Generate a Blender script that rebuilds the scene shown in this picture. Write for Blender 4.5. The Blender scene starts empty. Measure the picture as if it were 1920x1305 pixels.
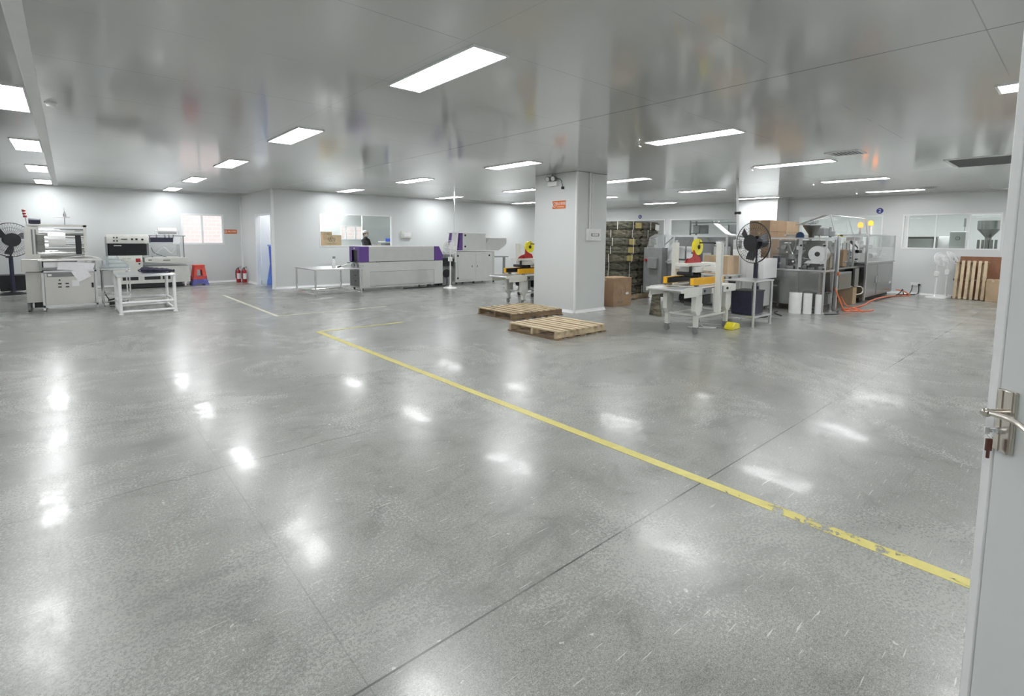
import bpy, bmesh, math, random
from mathutils import Vector, Matrix
random.seed(7)
C = bpy.context.scene.collection
PI = math.pi
H = 2.83            # ceiling height, camera stands at the origin at eye level
# ------------------------------------------------------------------ materials
def nodes(name):
    m = bpy.data.materials.new(name); m.use_nodes = True
    nt = m.node_tree; nt.nodes.clear()
    out = nt.nodes.new('ShaderNodeOutputMaterial')
    return m, nt, out
def N(nt, t, **kw):
    n = nt.nodes.new(t)
    for k, v in kw.items():
        if k in n.inputs.keys() if hasattr(n.inputs, 'keys') else False: n.inputs[k].default_value = v
        else: setattr(n, k, v)
    return n
def noise(nt, scale, detail=3, rough=.5, vec=None, dist=0):
    n = nt.nodes.new('ShaderNodeTexNoise'); n.inputs['Scale'].default_value = scale
    n.inputs['Detail'].default_value = detail; n.inputs['Roughness'].default_value = rough; n.inputs['Distortion'].default_value = dist
    if vec: nt.links.new(vec, n.inputs['Vector'])
    return n.outputs['Fac']
def ramp(nt, fac, stops):
    r = nt.nodes.new('ShaderNodeValToRGB'); e = r.color_ramp.elements
    while len(e) < len(stops): e.new(.5)
    for i, (p, c) in enumerate(stops):
        e[i].position = p; e[i].color = (*c, 1) if isinstance(c, (tuple, list)) else (c, c, c, 1)
    nt.links.new(fac, r.inputs['Fac']); return r.outputs['Color']
def mixc(nt, fac, a, b, mode='MIX'):
    m = nt.nodes.new('ShaderNodeMix'); m.data_type = 'RGBA'; m.blend_type = mode
    for s, v in ((0, fac), (6, a), (7, b)):
        if hasattr(v, 'is_linked') or isinstance(v, bpy.types.NodeSocket): nt.links.new(v, m.inputs[s])
        elif s == 0: m.inputs[0].default_value = v
        else: m.inputs[s].default_value = (*v, 1)
    return m.outputs[2]
def math_(nt, op, a, b=None):
    m = nt.nodes.new('ShaderNodeMath'); m.operation = op
    for i, v in enumerate((a, b)):
        if v is None: continue
        if isinstance(v, bpy.types.NodeSocket): nt.links.new(v, m.inputs[i])
        else: m.inputs[i].default_value = v
    return m.outputs[0]
def pbr(name, col, rough=.5, metal=0., var=.06, scale=8., bump=0., bscale=60., coat=0., spec=.5, stretch=None, alt=None, rnd=0.):
    m, nt, out = nodes(name)
    b = nt.nodes.new('ShaderNodeBsdfPrincipled'); nt.links.new(b.outputs[0], out.inputs[0])
    tc = nt.nodes.new('ShaderNodeTexCoord'); vec = tc.outputs['Object']
    if stretch:
        mp = nt.nodes.new('ShaderNodeMapping'); mp.inputs['Scale'].default_value = stretch
        nt.links.new(vec, mp.inputs['Vector']); vec = mp.outputs['Vector']
    f = noise(nt, scale, 4, .6, vec)
    lo = tuple(max(0, c * (1 - var)) for c in col); hi = tuple(min(1, c * (1 + var)) for c in (alt or col))
    cc = ramp(nt, f, [(.35, lo), (.65, hi)])
    if rnd:
        oi = nt.nodes.new('ShaderNodeObjectInfo'); cc = mixc(nt, 1., cc, ramp(nt, oi.outputs['Random'], [(0., 1-rnd), (1., 1+rnd)]), 'MULTIPLY')
    nt.links.new(cc, b.inputs['Base Color'])
    r = ramp(nt, f, [(.3, max(.02, rough - (.012 if metal else .06))), (.7, min(1, rough + (.012 if metal else .06)))]); nt.links.new(r, b.inputs['Roughness'])
    b.inputs['Metallic'].default_value = metal; b.inputs['Coat Weight'].default_value = coat; b.inputs['Coat Roughness'].default_value = .08
    b.inputs['Specular IOR Level'].default_value = spec
    if bump:
        bp = nt.nodes.new('ShaderNodeBump'); bp.inputs['Strength'].default_value = bump; bp.inputs['Distance'].default_value = .01
        nt.links.new(noise(nt, bscale, 3, .6, vec), bp.inputs['Height']); nt.links.new(bp.outputs[0], b.inputs['Normal'])
    return m
def emis(name, col, s):
    m, nt, out = nodes(name)
    e = nt.nodes.new('ShaderNodeEmission'); e.inputs[1].default_value = s
    f = noise(nt, 3.); nt.links.new(ramp(nt, f, [(.2, tuple(c * .97 for c in col)), (.8, col)]), e.inputs[0])
    nt.links.new(e.outputs[0], out.inputs[0]); return m
def glass(name, tint=(.97, .99, .98), refl=1.0, haze=0.0):
    m, nt, out = nodes(name)
    t = nt.nodes.new('ShaderNodeBsdfTransparent'); t.inputs[0].default_value = (*tint, 1)
    g = nt.nodes.new('ShaderNodeBsdfGlossy'); g.inputs['Roughness'].default_value = .02
    ge = nt.nodes.new('ShaderNodeNewGeometry'); dt = nt.nodes.new('ShaderNodeVectorMath'); dt.operation = 'DOT_PRODUCT'   # Schlick reflectance of a thin sheet
    nt.links.new(ge.outputs['Incoming'], dt.inputs[0]); nt.links.new(ge.outputs['Normal'], dt.inputs[1])
    k = math_(nt, 'POWER', math_(nt, 'SUBTRACT', 1., math_(nt, 'ABSOLUTE', dt.outputs['Value'])), 5.)
    f = math_(nt, 'MULTIPLY', math_(nt, 'ADD', math_(nt, 'MULTIPLY', k, .92), .045), refl)
    mx = nt.nodes.new('ShaderNodeMixShader'); nt.links.new(f, mx.inputs[0]); nt.links.new(t.outputs[0], mx.inputs[1]); nt.links.new(g.outputs[0], mx.inputs[2])
    last = mx.outputs[0]
    if haze:
        d = nt.nodes.new('ShaderNodeBsdfDiffuse'); d.inputs[0].default_value = (.85, .88, .88, 1)
        nz = noise(nt, 6., 4, .6); hf = math_(nt, 'MULTIPLY', nz, haze * 2)
        m2 = nt.nodes.new('ShaderNodeMixShader'); nt.links.new(hf, m2.inputs[0]); nt.links.new(last, m2.inputs[1]); nt.links.new(d.outputs[0], m2.inputs[2]); last = m2.outputs[0]
    nt.links.new(last, out.inputs[0]); return m

def line_mask(nt, coord, period, offset, half, soft=.002):
    # 1 on thin lines at coord = offset + k*period
    a = math_(nt, 'ADD', coord, -offset + 1000 * period)
    a = math_(nt, 'MODULO', a, period)
    a = math_(nt, 'SUBTRACT', a, period / 2); a = math_(nt, 'ABSOLUTE', a); a = math_(nt, 'SUBTRACT', period / 2, a)
    return math_(nt, 'LESS_THAN', a, half)
def one_line(nt, coord, at, half):
    a = math_(nt, 'SUBTRACT', coord, at); a = math_(nt, 'ABSOLUTE', a); return math_(nt, 'LESS_THAN', a, half)

def make_floor_mat():
    m, nt, out = nodes('polished_concrete')
    b = nt.nodes.new('ShaderNodeBsdfPrincipled'); nt.links.new(b.outputs[0], out.inputs[0])
    g = nt.nodes.new('ShaderNodeNewGeometry'); pos = g.outputs['Position']
    sx = nt.nodes.new('ShaderNodeSeparateXYZ'); nt.links.new(pos, sx.inputs[0]); X, Y = sx.outputs[0], sx.outputs[1]
    cloud = noise(nt, .55, 5, .62, pos, .6); mid = noise(nt, 3.5, 5, .65, pos, .8); fine = noise(nt, 210, 2, .7, pos); fine2 = noise(nt, 70, 3, .7, pos)
    c = ramp(nt, cloud, [(.3, (.262, .264, .243)), (.52, (.322, .325, .30)), (.72, (.372, .375, .347))])
    c = mixc(nt, 1., c, ramp(nt, mid, [(.28, .74), (.46, .97), (.7, 1.08)]), 'MULTIPLY')
    c = mixc(nt, 1., c, ramp(nt, fine, [(.36, .70), (.5, 1.), (.64, 1.30)]), 'MULTIPLY')
    c = mixc(nt, 1., c, ramp(nt, fine2, [(.38, .84), (.5, 1.), (.64, 1.10)]), 'MULTIPLY')
    # dark smears dragged over the floor
    mp = nt.nodes.new('ShaderNodeMapping'); mp.inputs['Rotation'].default_value = (0, 0, .5); mp.inputs['Scale'].default_value = (.5, 1.7, 1); nt.links.new(pos, mp.inputs[0])
    sm = noise(nt, 1.1, 6, .7, mp.outputs[0], 1.6)
    c = mixc(nt, ramp(nt, sm, [(.555, 0.), (.66, .55)]), c, (.20, .20, .188))
    # short pale scratches in two directions
    for rot, th in ((.9, .715), (-.5, .72), (2.2, .71)):
        mp = nt.nodes.new('ShaderNodeMapping'); mp.inputs['Rotation'].default_value = (0, 0, rot); mp.inputs['Scale'].default_value = (5.0, 95, 1); nt.links.new(pos, mp.inputs[0])
        s = noise(nt, 1., 2, .5, mp.outputs[0], .25)
        c = mixc(nt, ramp(nt, s, [(th, 0.), (th + .035, .8)]), c, (.62, .62, .58))
    # pale scuffed specks
    v = noise(nt, 26, 2, .5, pos); c = mixc(nt, ramp(nt, v, [(.72, 0.), (.75, .7)]), c, (.66, .66, .62))
    # saw-cut joints
    wob = math_(nt, 'MULTIPLY', math_(nt, 'SUBTRACT', noise(nt, 1.3, 6, .7, pos), .5), .05)
    j = math_(nt, 'MAXIMUM', one_line(nt, Y, 1.465, .0045), math_(nt, 'MULTIPLY', one_line(nt, X, .69, .003), .35))
    j = math_(nt, 'MAXIMUM', j, math_(nt, 'MULTIPLY', one_line(nt, X, 9.0, .003), .3)); j = math_(nt, 'MAXIMUM', j, math_(nt, 'MULTIPLY', one_line(nt, Y, 10.9, .003), .3))
    yw = math_(nt, 'ADD', Y, math_(nt, 'MULTIPLY', wob, 4.0)); j2 = one_line(nt, yw, 3.56, .008)
    brk = ramp(nt, noise(nt, 1.7, 3, .6, pos), [(.40, .55), (.5, 1.)])
    j = math_(nt, 'MULTIPLY', j, brk); j2 = math_(nt, 'MULTIPLY', math_(nt, 'MULTIPLY', j2, math_(nt, 'LESS_THAN', X, 1.75)), .4)
    c = mixc(nt, math_(nt, 'MAXIMUM', j, j2), c, (.10, .10, .095))
    nt.links.new(c, b.inputs['Base Color'])
    rr = mixc(nt, 1., ramp(nt, cloud, [(.3, .21), (.7, .31)]), ramp(nt, fine2, [(.3, .92), (.7, 1.1)]), 'MULTIPLY')
    nt.links.new(rr, b.inputs['Roughness'])
    b.inputs['Specular IOR Level'].default_value = .5
    ct = mixc(nt, 1., ramp(nt, fine, [(.40, .05), (.58, .26)]), ramp(nt, mid, [(.40, .15), (.56, .8)]), 'MULTIPLY')
    nt.links.new(ct, b.inputs['Coat Weight']); b.inputs['Coat Roughness'].default_value = .075
    bp = nt.nodes.new('ShaderNodeBump'); bp.inputs['Strength'].default_value = .11; bp.inputs['Distance'].default_value = .004
    nt.links.new(fine2, bp.inputs['Height']); nt.links.new(bp.outputs[0], b.inputs['Normal'])
    bc = nt.nodes.new('ShaderNodeBump'); bc.inputs['Strength'].default_value = .16; bc.inputs['Distance'].default_value = .02
    nt.links.new(noise(nt, 2.2, 3, .5, pos), bc.inputs['Height']); nt.links.new(bc.outputs[0], b.inputs['Coat Normal'])
    return m
def make_ceiling_mat():
    m, nt, out = nodes('gloss_white_steel_ceiling_panels')
    b = nt.nodes.new('ShaderNodeBsdfPrincipled'); nt.links.new(b.outputs[0], out.inputs[0])
    g = nt.nodes.new('ShaderNodeNewGeometry'); pos = g.outputs['Position']
    sx = nt.nodes.new('ShaderNodeSeparateXYZ'); nt.links.new(pos, sx.inputs[0]); X, Y = sx.outputs[0], sx.outputs[1]
    c = ramp(nt, noise(nt, .35, 3, .5, pos), [(.3, (.56, .565, .565)), (.7, (.60, .605, .60))])
    j = line_mask(nt, Y, 1.165, .53, .0035)
    fade = ramp(nt, noise(nt, .9, 3, .6, pos), [(.42, .0), (.52, .55)])
    c = mixc(nt, math_(nt, 'MULTIPLY', j, fade), c, (.25, .25, .25))
    for at, h_, st in ((4.47, .007, .8), (2.11, .003, .25), (8.62, .003, .4), (12.2, .005, .6), (15.9, .003, .4)):
        c = mixc(nt, math_(nt, 'MULTIPLY', one_line(nt, X, at, h_), st), c, (.16, .16, .155))
    nt.links.new(c, b.inputs['Base Color'])
    b.inputs['Roughness'].default_value = .11; b.inputs['Specular IOR Level'].default_value = .85
    mp = nt.nodes.new('ShaderNodeMapping'); mp.inputs['Scale'].default_value = (.35, 1.2, 1); nt.links.new(pos, mp.inputs[0])
    bp = nt.nodes.new('ShaderNodeBump'); bp.inputs['Strength'].default_value = .008; bp.inputs['Distance'].default_value = .03
    nt.links.new(noise(nt, 1.4, 2, .5, mp.outputs[0]), bp.inputs['Height']); nt.links.new(bp.outputs[0], b.inputs['Normal'])
    return m
def make_yellow(name, thr, col):
    m, nt, out = nodes(name)
    b = nt.nodes.new('ShaderNodeBsdfPrincipled'); g = nt.nodes.new('ShaderNodeNewGeometry'); pos = g.outputs['Position']
    sx = nt.nodes.new('ShaderNodeSeparateXYZ'); nt.links.new(pos, sx.inputs[0])
    f = noise(nt, 14, 5, .7, pos, .5); f2 = noise(nt, 1.6, 2, .5, pos)
    nt.links.new(ramp(nt, f, [(.3, tuple(c * .82 for c in col)), (.7, col)]), b.inputs['Base Color'])
    b.inputs['Roughness'].default_value = .45
    # more chipped close to the near end
    near = nt.nodes.new('ShaderNodeMapRange'); near.inputs[1].default_value = 3.; near.inputs[2].default_value = .2; near.inputs[3].default_value = 0.; near.inputs[4].default_value = .115
    nt.links.new(sx.outputs[1], near.inputs[0])
    a = math_(nt, 'ADD', math_(nt, 'MULTIPLY', f, .55), math_(nt, 'MULTIPLY', f2, .45)); a = math_(nt, 'SUBTRACT', a, near.outputs[0])
    k = math_(nt, 'GREATER_THAN', a, thr)
    t = nt.nodes.new('ShaderNodeBsdfTransparent'); mx = nt.nodes.new('ShaderNodeMixShader')
    nt.links.new(k, mx.inputs[0]); nt.links.new(t.outputs[0], mx.inputs[1]); nt.links.new(b.outputs[0], mx.inputs[2]); nt.links.new(mx.outputs[0], out.inputs[0])
    return m
def make_brick(name):
    m, nt, out = nodes(name)
    b = nt.nodes.new('ShaderNodeBsdfPrincipled'); nt.links.new(b.outputs[0], out.inputs[0])
    br = nt.nodes.new('ShaderNodeTexBrick'); br.inputs['Scale'].default_value = 1.6
    br.inputs['Color1'].default_value = (.92, .74, .68, 1); br.inputs['Color2'].default_value = (.90, .70, .64, 1); br.inputs['Mortar'].default_value = (.9, .86, .84, 1)
    tc = nt.nodes.new('ShaderNodeTexCoord'); mp = nt.nodes.new('ShaderNodeMapping'); mp.inputs['Rotation'].default_value = (PI / 2, 0, 0)
    nt.links.new(tc.outputs['Object'], mp.inputs[0]); nt.links.new(mp.outputs[0], br.inputs[0]); nt.links.new(br.outputs[0], b.inputs['Base Color'])
    b.inputs['Roughness'].default_value = .8
    return m
M = dict(
 floor=make_floor_mat(), ceil=make_ceiling_mat(), brick=make_brick('pink_tiled_outdoor_wall'),
 wall=pbr('white_steel_wall_panel', (.71, .735, .73), .33, var=.012, scale=1.2, spec=.5),
 wallin=pbr('white_inner_room_wall', (.84, .86, .85), .4, var=.012, scale=1.2),
 trim=pbr('white_trim', (.86, .87, .87), .35, var=.02),
 alu=pbr('brushed_aluminium', (.78, .79, .80), .30, 1., var=.03),
 steel=pbr('stainless_steel', (.38, .385, .375), .26, 1., var=.06, scale=2),
 satin=pbr('satin_steel_cabinet', (.70, .685, .65), .38, .75, var=.03, scale=2),
 dsteel=pbr('dark_stainless_steel', (.24, .24, .225), .36, 1., var=.10, scale=4),
 chrome=pbr('bright_chrome', (.86, .86, .87), .10, 1., var=.04),
 beige=pbr('cream_enamel', (.72, .72, .67), .38, var=.03),
 grey=pbr('light_grey_enamel', (.60, .615, .60), .4, var=.025, scale=4),
 grey2=pbr('pale_grey_enamel', (.66, .675, .655), .4, var=.025, scale=4),
 mgrey=pbr('mid_grey_enamel', (.24, .25, .25), .45, var=.08),
 black=pbr('black_plastic', (.018, .018, .022), .42, var=.2),
 navy=pbr('dark_navy_plastic', (.025, .027, .055), .4, var=.2),
 rubber=pbr('dark_rubber', (.03, .03, .032), .7, var=.2),
 purple=pbr('purple_enamel', (.145, .07, .30), .35, var=.05),
 white=pbr('white_plastic', (.86, .86, .86), .35, var=.02),
 paper=pbr('white_paper', (.88, .88, .89), .7, var=.03, scale=30),
 film=pbr('white_film_roll', (.87, .87, .86), .22, var=.03, coat=.5),
 red=pbr('red_paint', (.42, .025, .03), .3, var=.08),
 redplas=pbr('coral_red_plastic', (.80, .10, .07), .38, var=.05),
 lilac=pbr('blue_violet_plastic', (.16, .17, .50), .4, var=.05),
 orange=pbr('orange_sign', (.66, .17, .04), .45, var=.05),
 cord=pbr('orange_hose', (.85, .20, .08), .4, var=.05),
 yellow=pbr('yellow_guard', (.88, .47, .02), .38, var=.05),
 tape=pbr('yellow_tape', (.86, .74, .03), .3, var=.05, coat=.4),
 blue=pbr('blue_plastic', (.03, .10, .62), .4, var=.1),
 blue2=pbr('light_blue_plastic', (.25, .42, .85), .4, var=.1),
 signblue=pbr('round_sign_blue', (.05, .07, .32), .4, var=.05),
 carton=pbr('brown_cardboard', (.40, .27, .165), .75, var=.10, scale=5, bump=.08, bscale=25),
 carton2=pbr('pale_cardboard', (.53, .39, .25), .75, var=.08, scale=5, bump=.08, bscale=25),
 seal=pbr('parcel_tape', (.62, .50, .34), .25, var=.05),
 bundle=pbr('dark_flat_cartons', (.07, .07, .05), .7, var=.5, scale=6, stretch=(1, 1, 3), bump=.5, bscale=12, alt=(.12, .117, .085), rnd=.3),
 bundle2=pbr('dark_flat_cartons_brownish', (.09, .08, .055), .7, var=.5, scale=6, stretch=(1, 1, 3), bump=.5, bscale=12, alt=(.15, .135, .095), rnd=.3),
 ochre=pbr('ochre_print', (.44, .36, .13), .6, var=.2, scale=20),
 strap=pbr('white_strap', (.75, .76, .72), .4),
 wood=pbr('pallet_wood', (.66, .53, .36), .8, var=.12, scale=5, bump=.1, bscale=30, alt=(.66, .54, .37)),
 wood2=pbr('weathered_pallet_wood', (.44, .33, .21), .8, var=.12, scale=5, bump=.1, bscale=30, alt=(.60, .49, .33)),
 redboard=pbr('red_brown_board', (.30, .14, .08), .7, var=.1), woodd=pbr('dark_pallet_wood', (.24, .165, .10), .85, var=.2, scale=5), cloth=pbr('dark_navy_cloth', (.03, .032, .06), .85, var=.3, bump=.3, bscale=30),  # board and dark pallet wood are darkened to hold the shade in pallet gaps
 tshirt=pbr('black_work_shirt', (.03, .03, .035), .85, var=.3, bump=.2, bscale=30),
 skin=pbr('skin', (.62, .42, .33), .5, var=.05), hair=pbr('dark_hair', (.03, .025, .02), .6, var=.2, stretch=(1, 1, 6)),
 mask=pbr('pale_blue_mask', (.62, .74, .80), .7), cap=pbr('white_mesh_cap', (.75, .76, .76), .8),
 key=pbr('dark_brown_key_head', (.10, .035, .025), .4, var=.2),
 window=glass('window_glass'), acryl=glass('acrylic_sheet', (.975, .98, .98), .8, .012), smoke=pbr('dark_grey_fan_blades', (.07, .07, .08), .35), clear=glass('clear_tray', (.96, .975, .98), 1.2, .16),
 nickel=pbr('brushed_nickel', (.66, .62, .56), .24, 1., var=.05),
 lamp=emis('lamp_diffuser', (.97, .985, 1.), 20.), amber=emis('amber_beacon', (1., .27, .04), 2.3), screen=pbr('dark_screen', (.02, .02, .05), .15, var=.2),
 line=make_yellow('worn_yellow_paint', .345, (.70, .62, .19)), line2=make_yellow('faded_yellow_paint', .38, (.70, .69, .54)),
)
# ------------------------------------------------------------------ mesh builder
class MB:
    def __init__(s): s.v = []; s.f = []; s.mi = []; s.m = 0
    def add(s, vs, fs):
        o = len(s.v); s.v += [tuple(v) for v in vs]
        for f in fs: s.f.append([i + o for i in f]); s.mi.append(s.m)
        return s
    def box(s, x0, x1, y0, y1, z0, z1):
        x0, x1 = min(x0, x1), max(x0, x1); y0, y1 = min(y0, y1), max(y0, y1); z0, z1 = min(z0, z1), max(z0, z1)
        return s.add([(x0,y0,z0),(x1,y0,z0),(x1,y1,z0),(x0,y1,z0),(x0,y0,z1),(x1,y0,z1),(x1,y1,z1),(x0,y1,z1)],
                     [(0,3,2,1),(4,5,6,7),(0,1,5,4),(1,2,6,5),(2,3,7,6),(3,0,4,7)])
    def obox(s, c, ax, ay, az):   # oriented box: centre and three half-extent vectors
        c, ax, ay, az = map(Vector, (c, ax, ay, az))
        vs = [c + i*ax + j*ay + k*az for k in (-1,1) for j in (-1,1) for i in (-1,1)]
        return s.add(vs, [(0,2,3,1),(4,5,7,6),(0,1,5,4),(1,3,7,5),(3,2,6,7),(2,0,4,6)])
    def bar(s, p, q, w, d=None):  # square bar
        p, q = Vector(p), Vector(q); a = (q - p); L = a.length; a.normalize()
        up = Vector((0,0,1)) if abs(a.z) < .9 else Vector((1,0,0))
        b = a.cross(up).normalized(); c = b.cross(a).normalized()
        return s.obox((p+q)/2, a*L/2, b*w/2, c*(d or w)/2)
    def cyl(s, p, q, r, r2=None, n=16, cap=True):
        p, q = Vector(p), Vector(q); a = (q-p).normalized(); r2 = r if r2 is None else r2
        up = Vector((0,0,1)) if abs(a.z) < .9 else Vector((1,0,0))
        b = a.cross(up).normalized(); c = a.cross(b)
        vs = []
        for (o, rr) in ((p, r), (q, r2)):
            for i in range(n): t = 2*PI*i/n; vs.append(o + (b*math.cos(t) + c*math.sin(t))*rr)
        fs = [(i, (i+1) % n, n+(i+1) % n, n+i) for i in range(n)]
        if cap: fs += [tuple(range(n-1,-1,-1)), tuple(range(n, 2*n))]
        return s.add(vs, fs)
    def ring(s, p, q, r, ri, n=24):  # hollow roll
        p, q = Vector(p), Vector(q); a = (q-p).normalized()
        up = Vector((0,0,1)) if abs(a.z) < .9 else Vector((1,0,0)); b = a.cross(up).normalized(); c = a.cross(b); vs = []
        for o, rr in ((p,r),(q,r),(q,ri),(p,ri)):
            for i in range(n): t = 2*PI*i/n; vs.append(o + (b*math.cos(t)+c*math.sin(t))*rr)
        fs = []
        for k in range(4):
            for i in range(n): fs.append((k*n+i, k*n+(i+1)%n, ((k+1)%4)*n+(i+1)%n, ((k+1)%4)*n+i))
        return s.add(vs, fs)
    def tube(s, pts, r, n=8, closed=False):
        pts = [Vector(p) for p in pts]
        if not closed and n == 8 and len(pts) > 2:   # round the corners of cables and hoses
            q = [pts[0]]
            for i in range(len(pts)-1):
                p0, p1, p2, p3 = pts[max(i-1,0)], pts[i], pts[i+1], pts[min(i+2,len(pts)-1)]
                for k in range(1, 6):
                    u = k/5; q.append(.5*((2*p1) + (p2-p0)*u + (2*p0-5*p1+4*p2-p3)*u*u + (3*p1-p0-3*p2+p3)*u**3))
            pts = q
        m = len(pts); vs = []; b = None
        for i, p in enumerate(pts):
            t = (pts[(i+1) % m] - pts[i-1]) if closed else (pts[min(i+1, m-1)] - pts[max(i-1, 0)])
            t.normalize()
            if b is None: b = t.cross(Vector((0,0,1)) if abs(t.z) < .9 else Vector((1,0,0))).normalized()
            else: b = (b - t*b.dot(t)).normalized()
            c = t.cross(b)
            for k in range(n): a = 2*PI*k/n; vs.append(p + (b*math.cos(a)+c*math.sin(a))*r)
        fs = []
        for i in range(m if closed else m-1):
            j = (i+1) % m
            for k in range(n): fs.append((i*n+k, i*n+(k+1)%n, j*n+(k+1)%n, j*n+k))
        if not closed: fs += [tuple(range(n-1,-1,-1)), tuple((m-1)*n+k for k in range(n))]
        return s.add(vs, fs)
    def prism(s, poly, ax, a0, a1):  # poly in the two other axes, in x,y,z order
        def pt(u, v, a): return {'x': (a,u,v), 'y': (u,a,v), 'z': (u,v,a)}[ax]
        n = len(poly); vs = [pt(u,v,a0) for u,v in poly] + [pt(u,v,a1) for u,v in poly]
        return s.add(vs, [(i,(i+1)%n,n+(i+1)%n,n+i) for i in range(n)] + [tuple(range(n-1,-1,-1)), tuple(range(n,2*n))])
    def lathe(s, c, prof, n=20):
        vs = []; fs = []; m = len(prof)
        for r, z in prof:
            for i in range(n): t = 2*PI*i/n; vs.append((c[0]+r*math.cos(t), c[1]+r*math.sin(t), c[2]+z))
        for k in range(m-1):
            for i in range(n): fs.append((k*n+i, k*n+(i+1)%n, (k+1)*n+(i+1)%n, (k+1)*n+i))
        fs += [tuple(range(n-1,-1,-1)), tuple((m-1)*n+i for i in range(n))]
        return s.add(vs, fs)
    def ball(s, c, rx, ry=None, rz=None, n=14, m=9):
        ry = ry or rx; rz = rz or rx; vs = [(c[0],c[1],c[2]-rz)]
        for j in range(1, m):
            a = PI*j/m
            for i in range(n): t = 2*PI*i/n; vs.append((c[0]+rx*math.sin(a)*math.cos(t), c[1]+ry*math.sin(a)*math.sin(t), c[2]-rz*math.cos(a)))
        vs.append((c[0],c[1],c[2]+rz)); L = len(vs)-1
        fs = [(0, 1+(i+1)%n, 1+i) for i in range(n)] + [(L, 1+(m-2)*n+i, 1+(m-2)*n+(i+1)%n) for i in range(n)]
        for j in range(m-2):
            for i in range(n): fs.append((1+j*n+i, 1+j*n+(i+1)%n, 1+(j+1)*n+(i+1)%n, 1+(j+1)*n+i))
        return s.add(vs, fs)
    def wall(s, ax, a0, a1, u0, u1, v0, v1, holes=()):
        # wall slab normal to ax between a0 and a1; u is the other ground axis, v is height
        us = sorted({u0, u1, *[h[0] for h in holes], *[h[1] for h in holes]}); vs_ = sorted({v0, v1, *[h[2] for h in holes], *[h[3] for h in holes]})
        for i in range(len(us)-1):
            j = 0
            while j < len(vs_)-1:
                def solid(jj):
                    cu, cv = (us[i]+us[i+1])/2, (vs_[jj]+vs_[jj+1])/2
                    return not any(h[0] < cu < h[1] and h[2] < cv < h[3] for h in holes)
                if not solid(j): j += 1; continue
                k = j
                while k+1 < len(vs_)-1 and solid(k+1): k += 1
                if ax == 'x': s.box(a0, a1, us[i], us[i+1], vs_[j], vs_[k+1])
                else: s.box(us[i], us[i+1], a0, a1, vs_[j], vs_[k+1])
                j = k+1
        return s

def wloc(o):
    p = Vector((0,0,0))
    while o is not None: p += o.location; o = o.parent
    return p
def part(name, mb, mat, parent=None, bevel=0., label=None, smooth=35, loc=None):
    me = bpy.data.meshes.new(name)
    org = wloc(parent) if parent else Vector(loc or (0,0,0))
    me.from_pydata([tuple(Vector(v) - org) for v in mb.v], [], mb.f)
    mats = mat if isinstance(mat, (list, tuple)) else [mat]
    for k in mats: me.materials.append(M[k])
    for p, i in zip(me.polygons, mb.mi): p.material_index = i
    bm = bmesh.new(); bm.from_mesh(me); bmesh.ops.recalc_face_normals(bm, faces=bm.faces); bm.to_mesh(me); bm.free()
    me.shade_smooth(); me.set_sharp_from_angle(angle=math.radians(smooth))
    o = bpy.data.objects.new(name, me); C.objects.link(o)
    if parent: o.parent = parent
    else: o.location = org
    if bevel:
        b = o.modifiers.new('edge_rounding', 'BEVEL'); b.width = bevel; b.segments = 2; b.limit_method = 'ANGLE'; b.angle_limit = math.radians(50)
    if label: o['label'] = label
    return o
def thing(name, label, cat, loc=(0,0,0), group=None):
    o = bpy.data.objects.new(name, None); C.objects.link(o); o.location = loc; o.empty_display_size = .1
    o['label'] = label; o['category'] = cat
    if group: o['group'] = group
    return o
def tag(o, label, cat, group=None, kind=None):
    o['label'] = label; o['category'] = cat
    if group: o['group'] = group
    if kind: o['kind'] = kind
    return o
def struct(name, mb, mat, parent=None, **kw):
    o = part(name, mb, mat, parent, **kw)
    if not parent: o['kind'] = 'structure'
    return o
def setgeo(name):
    o = bpy.data.objects.new(name, None); C.objects.link(o); o['kind'] = 'structure'; return o
def copy_tree(o, parent=None):
    c = o.copy(); C.objects.link(c)
    if parent: c.parent = parent
    for ch in o.children: copy_tree(ch, c)
    return c
def text_part(name, body, size, centre, ux, uz, mat, parent, thick=.0015):
    cu = bpy.data.curves.new(name, 'FONT'); cu.body = body; cu.size = size; cu.extrude = thick; cu.align_x = 'CENTER'; cu.align_y = 'CENTER'
    t = bpy.data.objects.new(name, cu); C.objects.link(t)
    dg = bpy.context.evaluated_depsgraph_get(); dg.update(); me = bpy.data.meshes.new_from_object(t.evaluated_get(dg)); me.name = name
    bpy.data.objects.remove(t)
    ux, uz = Vector(ux), Vector(uz); n = ux.cross(uz)
    R = Matrix((ux, uz, n)).transposed().to_4x4()
    me.transform(Matrix.Translation(Vector(centre) - wloc(parent)) @ R)
    me.materials.clear(); me.materials.append(M[mat])
    o = bpy.data.objects.new(name, me); C.objects.link(o); o.parent = parent; return o
# ------------------------------------------------------------------ the setting
XL, XR, YN, YF = -3.6, 22.6, -.62, 18.35
struct('floor', MB().box(XL-.2, XR+.2, YN-3.2, YF+.15, -.12, 0), 'floor')
struct('ceiling', MB().box(XL-.2, XR+.2, YN-3.2, YF+.15, H, H+.1), 'ceil')
struct('wall_left', MB().box(XL-.1, XL, YN-3.1, YF, 0, H), 'wall')
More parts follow.
